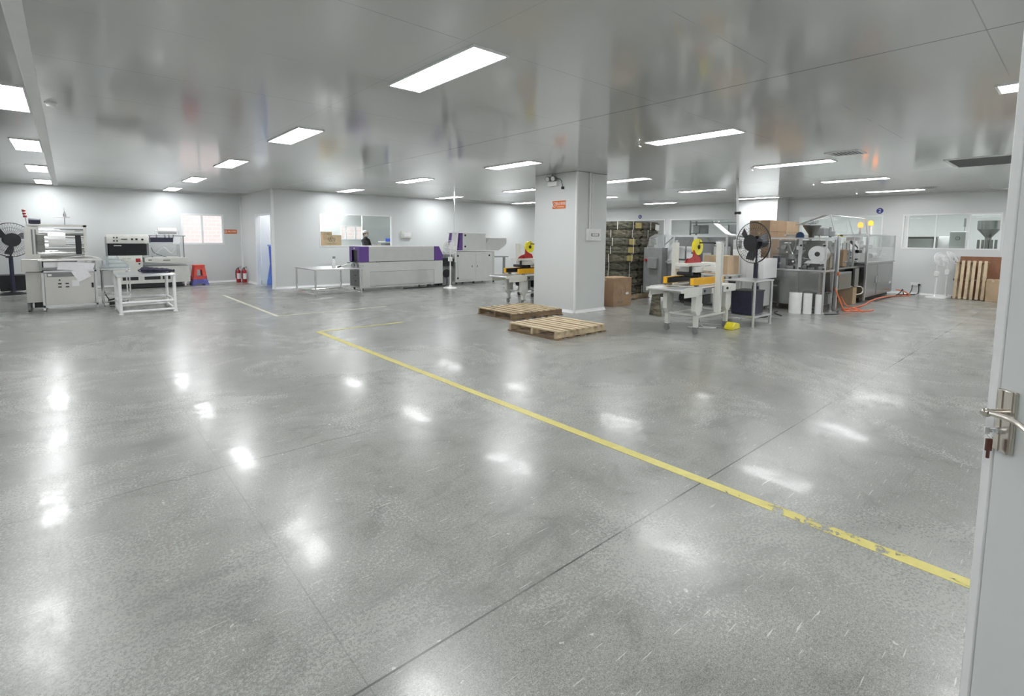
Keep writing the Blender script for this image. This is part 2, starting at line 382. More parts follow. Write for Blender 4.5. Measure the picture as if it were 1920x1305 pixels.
# outer wall with daylight windows
struct('wall_back', MB().wall('y', YF, YF+.12, XL-.1, XR+.1, 0, H, [(2.69, 3.88, 1.22, 2.19), (5.22, 6.5, 1.25, 2.15), (7.8, 8.9, 1.38, 1.93)]), 'wall')
struct('wall_near', MB().wall('y', YN-.12, YN, XL, XR+.1, 0, H, [(.42, 1.40, 0, 2.22)]), 'wall')
struct('wall_behind', MB().box(XL, XR+.1, YN-3.2, YN-3.1, 0, H), 'wall')
struct('wall_partition', MB().wall('y', 15.05, 15.13, 4.42, 18.2, 0, H, [(5.75, 8.17, 1.20, 2.20)]), 'wall')
struct('wall_passage', MB().wall('x', 4.42, 4.50, 15.13, YF, 0, H, [(15.16, 16.73, 0, 2.16)]), 'wall')
struct('wall_right', MB().wall('x', 18.2, 18.28, YN, 15.05, 0, H, [(1.53, 3.56, 1.29, 2.26), (4.02, 6.25, 1.29, 2.26), (8.0, 10.92, 1.2, 2.29), (11.12, 13.06, 0, 2.31)]), 'wall')
struct('wall_end', MB().box(XR, XR+.1, YN, YF, 0, H), 'wallin')
struct('wall_store_partition', MB().box(8.12, 12.6, 17.15, 17.23, 0, H), 'wallin')
struct('pillar_1', MB().box(7.70, 8.66, 6.68, 7.86, 0, H), 'wall', bevel=.012)
struct('pillar_2', MB().box(17.25, 18.19, 6.6, 7.85, 0, H), 'wall', bevel=.012)
struct('pillar_3', MB().box(6.3, 6.95, 17.75, 18.34, 0, H), 'wallin', bevel=.01)
# corner angle strips and coved skirting
struct('trim_1', MB().box(4.40, 4.46, 15.03, 15.09, 0, H), 'trim')
struct('trim_2', MB().box(7.685, 7.725, 6.665, 6.705, 0, H), 'trim', bevel=.004)
struct('trim_3', MB().box(17.24, 17.28, 6.59, 6.63, 0, H), 'trim')
struct('trim_4', MB().box(4.37, 4.42, YF-.05, YF, 0, H), 'trim')
def skirt(name, pts):
    mb = MB()
    for (a, b, n) in pts:   # n = direction away from the wall
        a, b, n = Vector((*a, 0)), Vector((*b, 0)), Vector((*n, 0))
        prof = [(0, 0), (.045, 0), (.03, .012), (.012, .03), (.005, .055), (0, .055)]
        m = len(prof); vs = [a + n*u + Vector((0,0,w)) for u, w in prof] + [b + n*u + Vector((0,0,w)) for u, w in prof]
        mb.add(vs, [(i,(i+1)%m,m+(i+1)%m,m+i) for i in range(m)] + [tuple(range(m-1,-1,-1)), tuple(range(m,2*m))])
    struct(name, mb, 'trim')
skirt('baseboard_back', [((XL, YF), (4.42, YF), (0,-1))])
skirt('baseboard_partition', [((4.42, 15.05), (18.2, 15.05), (0,-1)), ((4.42, 15.05), (4.42, 15.16), (-1,0)), ((4.42, 16.73), (4.42, YF), (-1,0))])
skirt('baseboard_right', [((18.2, YN), (18.2, 6.6), (-1,0)), ((18.2, 7.85), (18.2, 11.12), (-1,0)), ((18.2, 13.06), (18.2, 15.05), (-1,0))])
skirt('baseboard_pillar', [((7.70, 6.68), (8.66, 6.68), (0,-1)), ((7.70, 6.68), (7.70, 7.86), (-1,0)), ((17.25, 6.6), (17.25, 7.85), (-1,0)), ((17.25, 6.6), (18.2, 6.6), (0,-1))])
# slim double cable strip on the ceiling, and cornice angle along the walls
struct('trim_5', MB().box(-.215, -.135, YN, YF, H-.006, H+.002).box(-.222, -.212, YN, YF, H-.010, H).box(-.138, -.128, YN, YF, H-.010, H), 'trim')
struct('trim_6', MB().box(XL, 4.42, YF-.03, YF, H-.03, H).box(4.42, 18.2, 15.02, 15.05, H-.03, H).box(18.17, 18.2, YN, 15.02, H-.03, H).box(4.39, 4.42, 15.05, YF-.03, H-.03, H), 'grey2')
def window(n, ax, a, u0, u1, z0, z1, muls=(), t=.05, glassm='window', deep=.12, frame='trim'):
    w = setgeo('window_%d' % n); w.location = (a, u0, z0) if ax == 'x' else (u0, a, z0)
    f = MB()
    def bx(mb, b0, b1, ua, ub, za, zb):
        mb.box(b0, b1, ua, ub, za, zb) if ax == 'x' else mb.box(ua, ub, b0, b1, za, zb)
    b0, b1 = a-.012, a+deep
    bx(f, b0, b1, u0, u0+t, z0, z1); bx(f, b0, b1, u1-t, u1, z0, z1); bx(f, b0, b1, u0+t, u1-t, z1-t, z1); bx(f, b0, b1, u0+t, u1-t, z0, z0+t)
    for mu in muls: bx(f, a+.02, a+deep-.02, mu-t/2, mu+t/2, z0+t, z1-t)
    struct('window_frame', f, frame, w)
    g = MB(); bx(g, a+deep/2, a+deep/2+.006, u0+t, u1-t, z0+t, z1-t); struct('window_pane', g, glassm, w)
window(1, 'y', YF, 2.69, 3.88, 1.22, 2.19, (3.27,), .055, frame='trim')
window(2, 'y', YF, 5.22, 6.5, 1.25, 2.15, (5.85,), .045, frame='alu')
window(3, 'y', YF, 7.8, 8.9, 1.38, 1.93, (8.04, 8.42), .045)
window(4, 'y', 15.05, 5.75, 8.17, 1.20, 2.20, (), .03, deep=.08)
window(5, 'x', 18.2, 1.53, 3.56, 1.29, 2.26, (3.44, 2.83, 2.15), .035, deep=.08)
window(6, 'x', 18.2, 4.02, 6.25, 1.29, 2.26, (5.95,), .035, deep=.08)
window(7, 'x', 18.2, 8.0, 10.92, 1.2, 2.29, (), .035, deep=.08)
d = setgeo('door_1'); d.location = (4.42, 15.16, 0)
struct('door_frame', MB().box(4.40, 4.52, 15.16, 15.20, 0, 2.16).box(4.40, 4.52, 16.69, 16.73, 0, 2.16).box(4.40, 4.52, 15.20, 16.69, 2.12, 2.16), 'trim', d)
struct('door_leaf', MB().box(4.56, 5.36, 16.74, 16.78, .01, 2.11), 'wallin', d)
d = setgeo('door_2'); d.location = (18.2, 11.12, 0)
struct('door_frame', MB().box(18.17, 18.3, 11.12, 11.17, 0, 2.31).box(18.17, 18.3, 13.01, 13.06, 0, 2.31).box(18.17, 18.3, 11.17, 13.01, 2.26, 2.31), 'trim', d)
# the open door by the camera
E0 = Vector((2.035, .165, 0)); dd = Vector((-.650, -.760, 0)).normalized(); dn = Vector((-.760, .650, 0)).normalized(); LW = .93; up = Vector((0,0,1))
d = setgeo('door_3'); d.location = E0
def onleaf(mb, s0, s1, z0, z1, t0, t1): return mb.obox(E0 + dd*(s0+s1)/2 + dn*(t0+t1)/2 + up*(z0+z1)/2, dd*(s1-s0)/2, dn*(t1-t0)/2, up*(z1-z0)/2)
struct('door_leaf', onleaf(MB(), .033, LW, .03, 2.15, -.045, 0), 'wall', d, bevel=.001)
lf = MB(); onleaf(lf, 0, .030, .012, 2.18, -.048, .003); onleaf(lf, 0, LW, 2.15, 2.18, -.048, .003)
struct('leaf_edge_frame', lf, 'trim', d, bevel=.004)
hp = struct('door_handle', onleaf(MB(), .034, .088, .905, 1.085, .0, .012), 'nickel', d, bevel=.004)
hr = MB(); onleaf(hr, .050, .054, .905, 1.085, .012, .015); onleaf(hr, .078, .082, .905, 1.085, .012, .015); struct('ridge', hr, 'nickel', hp)
hc = E0 + dd*.058 + up*1.02
lv = MB(); lv.cyl(hc + dn*.008, hc + dn*.058, .0095, n=14); lv.ball(hc + dn*.060, .013)
pts = [hc + dn*.060 + dd*(.125*t) + up*(.004*math.sin(3*t) - .020*t*t) - dn*(.012*math.sin(PI*t)) for t in [i/10 for i in range(11)]]
lv.tube(pts, .0075, 10); struct('lever', lv, 'nickel', hp)
kc = E0 + dd*.052 + up*.965
struct('lock_cylinder', MB().cyl(kc + dn*.010, kc + dn*.024, .010, n=14), 'alu', hp)
k = thing('key_ring', 'bunch of keys with a dark brown head hanging from the lock of the open door', 'keys', kc + dn*.03)
kr = MB(); kr.tube([kc + dn*(.036) + Vector((0,0,-.010)) + dd*.010*math.cos(a) + up*.011*math.sin(a) for a in [i*PI/8 for i in range(16)]], .0012, 6, True)
part('ring', kr, 'chrome', k)
kb = MB(); kb.obox(kc + dn*.033, dn*.012, dd*.0012, up*.005); kb.obox(kc + dn*.047, dn*.007, dd*.002, up*.010); part('key', kb, 'alu', k)
kb = MB(); kb.obox(kc + dn*.038 + up*(-.042), dn*.008, dd*.004, up*.018); kb.obox(kc + dn*.038 + up*(-.068), dn*.004, dd*.003, up*.014); part('key_head', kb, 'key', k, bevel=.002)
# outdoors: tiled neighbour building and ground, seen bright through the windows
o = part('neighbour_building', MB().box(-4, 16, 23.5, 24.5, -3, 6.5), 'brick'); tag(o, 'pale pink tiled building outside the windows', 'building')
struct('ground', MB().box(-12, 30, 18.5, 32, -3.2, -3.0), 'grey2')
# ------------------------------------------------------------------ lights
rows = {-.39: 'leftmost row of ceiling panels', 2.36: 'second row from the left', 6.25: 'row just left of the front pillar', 9.68: 'row just right of the front pillar', 13.15: 'fifth row from the left', 16.65: 'rightmost row of ceiling panels'}
ordn = ['out of frame behind the nearest one', 'nearest one in view', 'second from the camera', 'third from the camera', 'fourth from the camera', 'farthest, close to the window wall']
proto = None
for x, ph in rows.items():
    for j, y in enumerate((0.02, 3.48, 6.98, 10.43, 13.95, 17.25)):
        if j == 5 and x > 4: continue
        lab = 'lit LED panel in the %s, %s' % (ph, ordn[j])
        if j == 0: lab = 'lit LED panel beside the open door, near the right edge' if x == 6.25 else 'lit LED ceiling panel overhead, above or behind the camera'
        if proto is None:
            t = thing('ceiling_light', lab, 'ceiling light', (x, y, H))
            f = MB(); f.box(x-.165, x+.165, y-.62, y-.60, H-.014, H); f.box(x-.165, x+.165, y+.60, y+.62, H-.014, H); f.box(x-.165, x-.15, y-.60, y+.60, H-.014, H); f.box(x+.15, x+.165, y-.60, y+.60, H-.014, H)
            part('light_frame', f, 'trim', t); part('diffuser', MB().box(x-.15, x+.15, y-.60, y+.60, H-.010, H-.001), 'lamp', t, label='glowing white diffuser')
            proto = t
        else: t = copy_tree(proto); t.location = (x, y, H); t['label'] = lab
        t['group'] = 'LED panels in the hall ceiling' if j else 'LED panels above the camera'
        if x == 6.25 and j == 0: t['group'] = 'LED panels in the hall ceiling'
for i, (x, y, lab) in enumerate(((6.4, 16.6, 'LED panel inside the room behind the partition window, over the cartons'), (11.3, 16.1, 'LED panel inside the room behind the partition window, right of the person'),
     (7.3, 17.5, 'LED panel inside the room behind the partition window, near its back windows'), (5.2, 16.6, 'LED panel just inside the side doorway'), (20.4, 0.6, 'LED panel in the far room, hidden by the open door'), (20.4, 4.4, 'LED panel in the far room between the two right-hand windows'), (20.4, 8.0, 'LED panel in the far room behind the rear pillar'), (20.4, 2.6, 'LED panel in the room behind the right-hand window'), (20.4, 6.2, 'LED panel in the room behind the window with the round 2 sign'), (20.4, 9.8, 'LED panel in the room behind the carton stack'), (20.4, 13.0, 'LED panel behind the tall opening beside the carton stack'))):
    t = copy_tree(proto); t.location = (x, y, H); t['label'] = lab; t['group'] = 'LED panels in the rooms beyond'  # panels labelled added are unseen, put in to brighten these rooms
# ceiling vents and small fittings
t = thing('ceiling_vent', 'square louvred air diffuser in the ceiling near the orange reflection', 'vent', (9.05, 2.53, H), 'ceiling air vents')
f = MB(); f.box(8.83, 9.27, 2.31, 2.35, H-.012, H).box(8.83, 9.27, 2.71, 2.75, H-.012, H).box(8.83, 8.87, 2.35, 2.71, H-.012, H).box(9.23, 9.27, 2.35, 2.71, H-.012, H); part('vent_frame', f, 'trim', t)
part('duct_opening', MB().box(8.87, 9.23, 2.35, 2.71, H-.002, H+.0), 'mgrey', t)
s = MB()
for i in range(7): s.obox((9.05, 2.385+i*.049, H-.008), (.18, 0, 0), (0, .018, .007), (0, -.001, .002))
part('louvres', s, 'trim', t)
t2 = copy_tree(t); t2.location = (16.3, 2.75, H); t2['label'] = 'small pale air diffuser in the ceiling near the right-hand window'
t = thing('return_grille', 'dark rectangular return air grille in the ceiling beside the door', 'vent', (11.6, 1.2, H), 'ceiling air vents')
f = MB(); f.box(10.95, 12.2, .72, .76, H-.012, H).box(10.95, 12.2, 1.64, 1.68, H-.012, H).box(10.95, 10.99, .76, 1.64, H-.012, H).box(12.16, 12.2, .76, 1.64, H-.012, H); part('grille_frame', f, 'trim', t)
part('duct_opening', MB().box(10.99, 12.16, .76, 1.64, H-.002, H), 'black', t)
s = MB()
for i in range(24): s.box(11.01+i*.049, 11.022+i*.049, .76, 1.64, H-.010, H-.003)
part('louvres', s, 'mgrey', t)
t = thing('sprinkler_head', 'sprinkler head at the near left end of the front right lamp', 'sprinkler', (6.12, 4.2, H), 'sprinkler heads')
part('pipe', MB().cyl((6.12,4.2,H), (6.12,4.2,H-.045), .012), 'chrome', t); part('deflector', MB().cyl((6.12,4.2,H-.05), (6.12,4.2,H-.045), .035).cyl((6.12,4.2,H-.004), (6.12,4.2,H), .035), 'chrome', t)
for x, y, lab in ((9.72, 4.2, 'sprinkler head at the left end of the second right-hand lamp'), (13.2, 4.3, 'sprinkler head at the left end of the third right-hand lamp'), (16.5, 4.3, 'sprinkler head at the left end of the farthest right-hand lamp'), (8.1, 12.0, 'sprinkler head in the ceiling above the tall conduit')):
    c = copy_tree(t); c.location = (x, y, H); c['label'] = lab
t = thing('smoke_detector', 'white smoke detector on the ceiling beside the cable strip at left', 'detector', (-.06, 6.95, H))
part('detector_base', MB().cyl((-.06,6.95,H), (-.06,6.95,H-.012), .05), 'white', t); part('detector_head', MB().cyl((-.06,6.95,H-.012), (-.06,6.95,H-.04), .042, .03), 'white', t)
# floor markings (paint worn through in places)
def marking(name, rects, m, lab):
    mb = MB()
    for r in rects: mb.box(*r, .0002, .0022)
    tag(part(name, mb, m), lab, 'floor marking')
marking('floor_line', [(2.90, 2.98, YN+.02, 7.87), (2.98, 4.45, 7.81, 7.87)], 'line', 'long worn yellow line crossing the floor, with a short leg at its far end')
marking('floor_line', [(2.90, 2.97, 9.85, 14.2), (2.97, 5.2, 9.85, 9.91)], 'line2', 'faded yellow floor line far off, in front of the fire extinguishers')
# signs and boxes on walls
def sign(name, c, ux, w, h_, lab, n, txt):
    c, ux = Vector(c), Vector(ux); nn = ux.cross(up)
    t = thing(name, lab, 'sign', c)
    b = MB().obox(c, ux*w/2, nn*.002, up*h_/2); part('sign_plate', b, 'orange', t)
    r = MB(); rc = c - ux*(w*.34); R = h_*.30
    pts = [rc + nn*.003 + ux*R*math.cos(a) + up*R*math.sin(a) for a in [i*PI/10 for i in range(20)]]; r.tube(pts, R*.13, 6, True)
    r.bar(rc + nn*.003 + (ux+up)*R*.7, rc + nn*.003 - (ux+up)*R*.7, R*.2, .002); r.obox(rc + nn*.003, ux*R*.5, nn*.001, up*R*.12); part('no_smoking_symbol', r, 'white', t)
    text_part('lettering', txt, h_*.42, c + nn*.0025 + ux*w*.13 + up*(h_*.12 if n else 0), ux, (0,0,1), 'white', t)
    if n: text_part('lettering', 'NO SMOKING', h_*.19, c + nn*.0025 + ux*w*.13 - up*h_*.28, ux, (0,0,1), 'white', t)
    return t
sign('warning_sign', (7.694, 7.15, 2.19), (0,-1,0), .36, .16, 'orange no smoking sign high on the front pillar', 1, '禁止吸烟')
s = sign('warning_sign', (4.06, YF-.005, 1.64), (1,0,0), .40, .14, 'orange sign on the far wall between window and corner', 0, '禁止吸烟')
def round_sign(c, ch, r, lab):
    t = thing('round_sign', lab, 'sign', c); part('sign_disc', MB().cyl(c, (c[0]-.006, c[1], c[2]), r, n=28), 'signblue', t)
    text_part('numeral', ch, r*1.7, (c[0]-.0075, c[1], c[2]), (0,-1,0), (0,0,1), 'white', t)
round_sign((18.195, 4.12, 2.385), '2', .085, 'round blue sign with a white 2 on the right wall')
round_sign((18.195, 12.31, 2.43), '6', .08, 'small round dark sign above the opening behind the carton stack')
t = thing('emergency_light', 'twin-head emergency light at the top of the front pillar', 'emergency light', (7.69, 7.3, 2.6))
part('housing', MB().box(7.62, 7.70, 7.16, 7.42, 2.57, 2.665), 'white', t, bevel=.006)
for yy in (7.22, 7.37):
    l = part('lamp_head', MB().cyl((7.66, yy, 2.725), (7.56, yy-.01, 2.71), .035, .055, n=18).cyl((7.66, yy, 2.66), (7.66, yy, 2.70), .01), 'mgrey', t)
    part('lens', MB().cyl((7.562, yy-.01, 2.71), (7.556, yy-.0106, 2.709), .046, n=18), 'chrome', l)
part('cable', MB().tube([(7.69,7.34,H-.01), (7.685,7.34,2.75), (7.685,7.12,2.70), (7.68,7.06,2.60), (7.685,7.05,2.53)], .006), 'black', t); part('plug', MB().box(7.665,7.70,7.02,7.07,2.50,2.55), 'black', t)
t = thing('breaker_box', 'white breaker box with a dark window on the front pillar', 'breaker box', (8.2, 6.67, 1.58))
part('housing', MB().box(8.0, 8.41, 6.615, 6.68, 1.46, 1.70), 'white', t, bevel=.008); part('cover_window', MB().box(8.09, 8.34, 6.609, 6.617, 1.55, 1.61), 'mgrey', t)
s = MB()
for i in range(5): s.box(8.12+i*.038, 8.145+i*.038, 6.600, 6.609, 1.565, 1.60)
part('switches', s, 'white', t)
tag(part('conduit', MB().cyl((8.08,6.655,1.70), (8.08,6.655,H), .017).cyl((8.14,6.655,1.70), (8.14,6.655,H), .012), 'white'), 'white conduit running up the front pillar from the breaker box', 'conduit')
t = thing('switch_box', 'white switch box on the wall right of the partition window', 'breaker box', (8.69, 15.04, 1.58))
part('housing', MB().box(8.49, 8.89, 14.98, 15.05, 1.47, 1.70), 'beige', t, bevel=.01); part('cover', MB().box(8.56, 8.83, 14.968, 14.98, 1.52, 1.65), 'white', t, bevel=.004)
t = thing('wall_socket', 'white double socket low on the right wall', 'socket', (18.19, 3.16, .3)); part('socket_plate', MB().box(18.18, 18.2, 3.03, 3.27, .25, .34), 'white', t, bevel=.004); part('plug', MB().box(18.14, 18.18, 3.05, 3.10, .26, .31), 'black', t)
tag(part('power_cable', MB().tube([(18.14,3.08,.27), (18.12,3.08,.05), (18.05,3.2,.012), (17.7,3.35,.012), (17.35,3.3,.012), (17.1,3.42,.012), (16.6,3.44,.012), (15.2,3.40,.012)], .011).tube([(18.15,3.22,.27), (18.13,3.24,.10), (18.10,3.3,.012), (17.6,3.44,.012)], .009), 'black'), 'black power cable from the wall socket to the long machine', 'cable')
# ------------------------------------------------------------------ fans
def fan_head(t, c, ax, R, m_cage, m_blade, m_motor, depth=.16, bw=1., hub=.10, nw=44, nb=3, motor_l=.22, wire=.0022):
    c, ax = Vector(c), Vector(ax).normalized(); b = ax.cross(up).normalized(); v = b.cross(ax)
    def pt(a, r, k): return c + (b*math.cos(a) + v*math.sin(a))*r + ax*k
    cg = MB()
    for r, k in ((R, 0), (R*.985, .012), (R*.72, depth*.42), (R*.72, -depth*.42)):
        cg.tube([pt(2*PI*i/36, r, k) for i in range(36)], .006 if r > R*.9 else wire, 6, True)
    for i in range(nw):
        a = 2*PI*i/nw
        for sgn in (1, -1): cg.tube([pt(a, hub*.8, sgn*depth*.5), pt(a, R*.45, sgn*depth*.5), pt(a+.05, R*.8, sgn*depth*.36), pt(a+.05, R, 0)], wire, 4)
    cg.cyl(pt(0,0,depth*.5-.004), pt(0,0,depth*.5+.008), hub)
    part('cage', cg, m_cage, t)
    hb = part('hub', MB().cyl(pt(0,0,-.03), pt(0,0,.05), hub*.55, hub*.35), m_motor, t)
    for i in range(nb):
        a0 = 2*PI*i/nb + .5; vs = []; fs = []; n = 7
        for j in range(n):
            r = hub*.45 + (R*.88-hub*.45)*j/(n-1); w = .20 + .34*math.sin(PI*min(1,.25+.6*j/(n-1)))
            for s, kk in ((-1, -.035), (1, .035)): vs.append(pt(a0 + s*w*bw + j*.04, r, kk*(1-.3*j/(n-1))))
        for j in range(n-1): fs.append((2*j, 2*j+1, 2*j+3, 2*j+2))
        vs2 = [p + ax*.004 for p in map(Vector, vs)]; o = len(vs)
        mb = MB().add(vs + vs2, fs + [tuple(o+i for i in reversed(f)) for f in fs] + [(0,1,o+1,o), (2*n-2,o+2*n-2,o+2*n-1,2*n-1)] + [(2*j,o+2*j,o+2*j+2,2*j+2) for j in range(n-1)] + [(2*j+1,2*j+3,o+2*j+3,o+2*j+1) for j in range(n-1)])
        part('blade', mb, m_blade, t)
    part('motor', MB().cyl(pt(0,0,-depth*.5), pt(0,0,-depth*.5-motor_l), hub*.85, hub*.6, n=18), m_motor, t, bevel=.006)
    return pt(0,0,-depth*.5-motor_l*.5)
def industrial_fan(lab, x, y, zc, R, ax, pm='navy', br=.26):
    t = thing('industrial_fan', lab, 'fan', (x, y, 0), 'black industrial pedestal fans')
    a = Vector(ax).normalized(); fwd = a*.14
    fan_head(t, Vector((x, y, zc)) + a*.02 + fwd*.6, ax, R, 'black', 'smoke', 'black', bw=.6, hub=R*.40)
    part('pole', MB().cyl((x,y,.02), (x,y,zc-.42), .042).cyl((x,y,zc-.44), (x,y,zc-.10), .018), pm, t)
    part('knob', MB().cyl((x,y,zc-.46), (x,y,zc-.40), .042, n=12).cyl((x-.03,y,zc-.43), (x-.09,y-.02,zc-.43), .014), 'black', t)
    part('fan_base', MB().lathe((x,y,0), [(br,0), (br,.015), (br*.8,.035), (.06,.05), (.05,.08)], 28), 'black', t)
    return t
industrial_fan('big black industrial fan at the far left, standing in front of the black tub', -1.10, 17.45, 1.36, .42, (.35,-1,0))
industrial_fan('big black industrial fan beside the right-hand carton sealer', 10.32, 4.28, 1.45, .40, (-.945,.325,-.02))
def white_fan(lab, x, y, zc, R, ax, dish=.20):
    t = thing('pedestal_fan', lab, 'fan', (x, y, 0), 'white pedestal fans')
    a = Vector(ax).normalized()
    fan_head(t, Vector((x, y, zc)) + a*.10, ax, R, 'white', 'white', 'white', depth=.12, hub=.05, nw=30, nb=5, motor_l=.12, wire=.003)
    part('pole', MB().cyl((x,y,.02), (x,y,zc-.32), .020).cyl((x,y,zc-.34), (x,y,zc-.05), .013), 'white', t)
    part('control_box', MB().box(x-.055,x+.055,y-.045,y+.045,zc-.40,zc-.27), 'white', t, bevel=.01)
    part('fan_base', MB().lathe((x,y,0), [(dish,0), (dish,.012), (dish*.85,.03), (.05,.045), (.03,.09)], 30), 'white', t)
white_fan('white pedestal fan between the purple and grey machine and the cabinet machine', 8.62, 12.35, 1.20, .20, (-.55,-.8,.1), .21)
white_fan('white pedestal fan by the right wall, its round base beside the leaning pallet', 17.55, 2.63, .98, .20, (-.5,-.75,.35), .22)
white_fan('second white pedestal fan by the right wall, tipped back against the pallet', 17.93, 2.47, 1.02, .20, (-.15,-.8,.55), .16)

# ------------------------------------------------------------------ left corner machines
t = thing('plastic_tub', 'black plastic tub on a low stainless stand in the far left corner', 'tub', (-1.12, 17.85, .06))
b = MB(); b.prism([(-1.34, .07), (-.88, .07), (-.84, .46), (-1.39, .46)], 'y', 17.62, 18.12); part('tub_body', b, 'black', t, bevel=.012)
part('tub_rim', MB().box(-1.41,-.82,17.60,17.63,.445,.465).box(-1.41,-.82,18.11,18.14,.445,.465).box(-1.41,-1.38,17.63,18.11,.445,.465).box(-.85,-.82,17.63,18.11,.445,.465), 'black', t)
f = MB(); f.box(-1.42,-.80,17.6,17.63,.035,.065).box(-1.42,-.80,18.12,18.15,.035,.065).box(-1.42,-1.39,17.63,18.12,.035,.065).box(-.83,-.80,17.63,18.12,.035,.065)
for x in (-1.405,-.815):
    for y in (17.615,18.135): f.cyl((x,y,0),(x,y,.04),.018)
tag(part('low_stand', f, 'chrome'), 'low stainless stand under the black tub', 'stand')
# roller film-feeding machine
t = thing('film_roller_machine', 'stainless roller machine at left with a front cabinet and a red signal tower', 'machine', (0, 13.5, 0))
x0, x1, y0, y1 = -.42, .41, 12.95, 13.75
part('front_cabinet', MB().box(x0+.035, x1-.03, y0+.012, y1, .14, .76), 'satin', t, bevel=.004)
f = MB()
for x in (x0, x1-.035): f.box(x, x+.035, y0, y0+.035, .05, .80); f.box(x, x+.035, y1, y1+.035, .05, .80)
f.box(x0, x1, y0, y0+.035, .77, .805).box(x0, x1, y0, y0+.035, .10, .14).box(x0, x0+.035, y0, y1, .77, .805).box(x1-.035, x1, y0, y1, .77, .805).box(x0+.035,x1-.035,y1,y1+.035,.77,.805)
part('cabinet_frame', f, 'alu', t)
for x in (x0+.018, x1-.018):
    for y in (y0+.018, y1+.018): part('levelling_foot', MB().cyl((x,y,0),(x,y,.012),.03).cyl((x,y,.01),(x,y,.06),.010), 'chrome', t)
cp = part('control_panel', MB().box(-.34, .07, y0, y0+.014, .685, .755), 'mgrey', t, label='grey label strip on the cabinet'); part('badge', MB().box(-.325,-.27,y0-.004,y0,.70,.742), 'white', cp)
b = MB()
for i, (x, z) in enumerate([(-.16,.62), (-.16,.55), (-.16,.485), (-.05,.55), (-.05,.485)]):
    if i == 0: b.cyl((x,y0+.012,z),(x,y0-.006,z),.014)
    else: b.box(x-.026,x+.026,y0,y0+.014,z-.012,z+.012)
part('push_buttons', b, 'black', t, label='black buttons and displays')
part('meter', MB().box(.02,.13,y0+.004,y0+.014,.49,.61).box(.06,.075,y0-.004,y0+.004,.53,.56), 'white', t)
part('panel_border', MB().box(x0+.037,x0+.045,y0+.006,y0+.013,.15,.765).box(x1-.045,x1-.037,y0+.006,y0+.013,.15,.765).box(x0+.045,x1-.045,y0+.006,y0+.013,.757,.765), 'mgrey', t)
part('latch', MB().box(.318,.352,y0-.004,y0+.014,.45,.55), 'black', t, bevel=.005)
sc = part('side_cabinet', MB().box(-.66,-.40,13.35,14.25,.17,.76), 'satin', t, bevel=.004, label='tall stainless side cabinet')
part('side_box', MB().box(-.70,-.40,13.20,13.62,.78,1.02), 'satin', t, bevel=.006)
part('side_motor', MB().box(-.56,-.44,13.4,13.7,.06,.17), 'black', t)
for x in (-.64,-.42):
    for y in (13.4,14.2): part('caster', MB().cyl((x-.015,y,.035),(x+.015,y,.035),.035).box(x-.02,x+.02,y-.02,y+.02,.06,.17), 'mgrey', t)
# upper roller stand
f = MB()
f.box(-.60,-.44,13.86,13.94,1.02,1.67).box(-.66,-.60,13.80,14.2,1.0,1.64).box(.26,.31,13.86,13.94,1.02,1.70).box(-.62,.31,13.86,13.96,1.66,1.71).box(.26,.30,14.2,14.25,.8,1.60).box(-.66,.31,14.2,14.26,.98,1.03).box(-.62,-.57,14.2,14.25,1.0,1.64)
f.prism([(13.94,1.70),(13.96,1.66),(14.25,1.0),(14.21,1.0)], 'x', .27, .30)
part('roller_frame', f, 'satin', t)
part('slot_plate', MB().box(-.555,-.53,13.852,13.86,1.1,1.6).box(-.50,-.48,13.852,13.86,1.1,1.6), 'mgrey', t)
for z, r, m in ((1.595,.028,'chrome'), (1.535,.018,'alu'), (1.50,.022,'dsteel'), (1.43,.022,'chrome'), (1.35,.022,'alu'), (1.275,.03,'chrome'), (1.20,.018,'dsteel'), (1.13,.045,'chrome'), (1.055,.022,'dsteel')):
    part('roller', MB().cyl((-.46,13.90,z),(.27,13.90,z), r, n=18), m, t)
part('main_roller', MB().cyl((-.30,13.82,1.40),(-.03,13.82,1.40), .135, n=28), 'film', t, label='wide white film roll')
part('drive_cover', MB().box(.12,.215,13.80,13.86,1.09,1.50), 'black', t, bevel=.02)
part('gear_block', MB().box(-.48,-.36,13.80,13.88,1.15,1.5).cyl((-.42,13.79,1.33),(-.42,13.80,1.33),.05), 'dsteel', t, bevel=.006)
part('table_plate', MB().box(-.46,.50,12.98,13.86,.985,1.005), 'satin', t)
part('plate_support', MB().box(-.44,-.40,13.0,13.80,.80,.985), 'steel', t); part('plate_support', MB().box(.36,.40,13.0,13.80,.80,.985), 'steel', t)
part('white_tray', MB().box(-.38,.12,13.02,13.75,.86,.975), 'white', t, bevel=.006)
part('blue_roller', MB().cyl((-.40,12.99,.835),(.10,12.99,.835),.030), 'mgrey', t, label='blue-grey rubber roller')
part('drive_motor', MB().cyl((-.58,13.9,1.77),(-.40,13.9,1.77),.055).box(-.56,-.42,13.85,13.95,1.71,1.75), 'navy', t, bevel=.004, label='dark motor on top')
a = MB().cyl((-.02,13.9,1.71),(-.02,13.9,1.97),.014).cyl((-.21,13.9,1.86),(.06,13.9,1.86),.013).cyl((-.02,13.9,1.88),(-.02,13.9,1.93),.026).cyl((-.02,13.9,1.97),(-.03,13.9,2.05),.005); part('dancer_arm', a, 'alu', t)
st = part('signal_tower', MB().cyl((-.60,13.9,1.67),(-.62,13.9,1.84),.012), 'white', t, label='red and white signal tower')
for i in range(3):
    q = Vector((-.625-.006*i,13.9,1.84+.055*i)); st2 = part('signal_lens', MB().cyl(q, q+Vector((-.003,0,.034)), .028), 'red', st)
    part('signal_spacer', MB().cyl(q+Vector((-.003,0,.034)), q+Vector((-.006,0,.053)), .028), 'white', st)
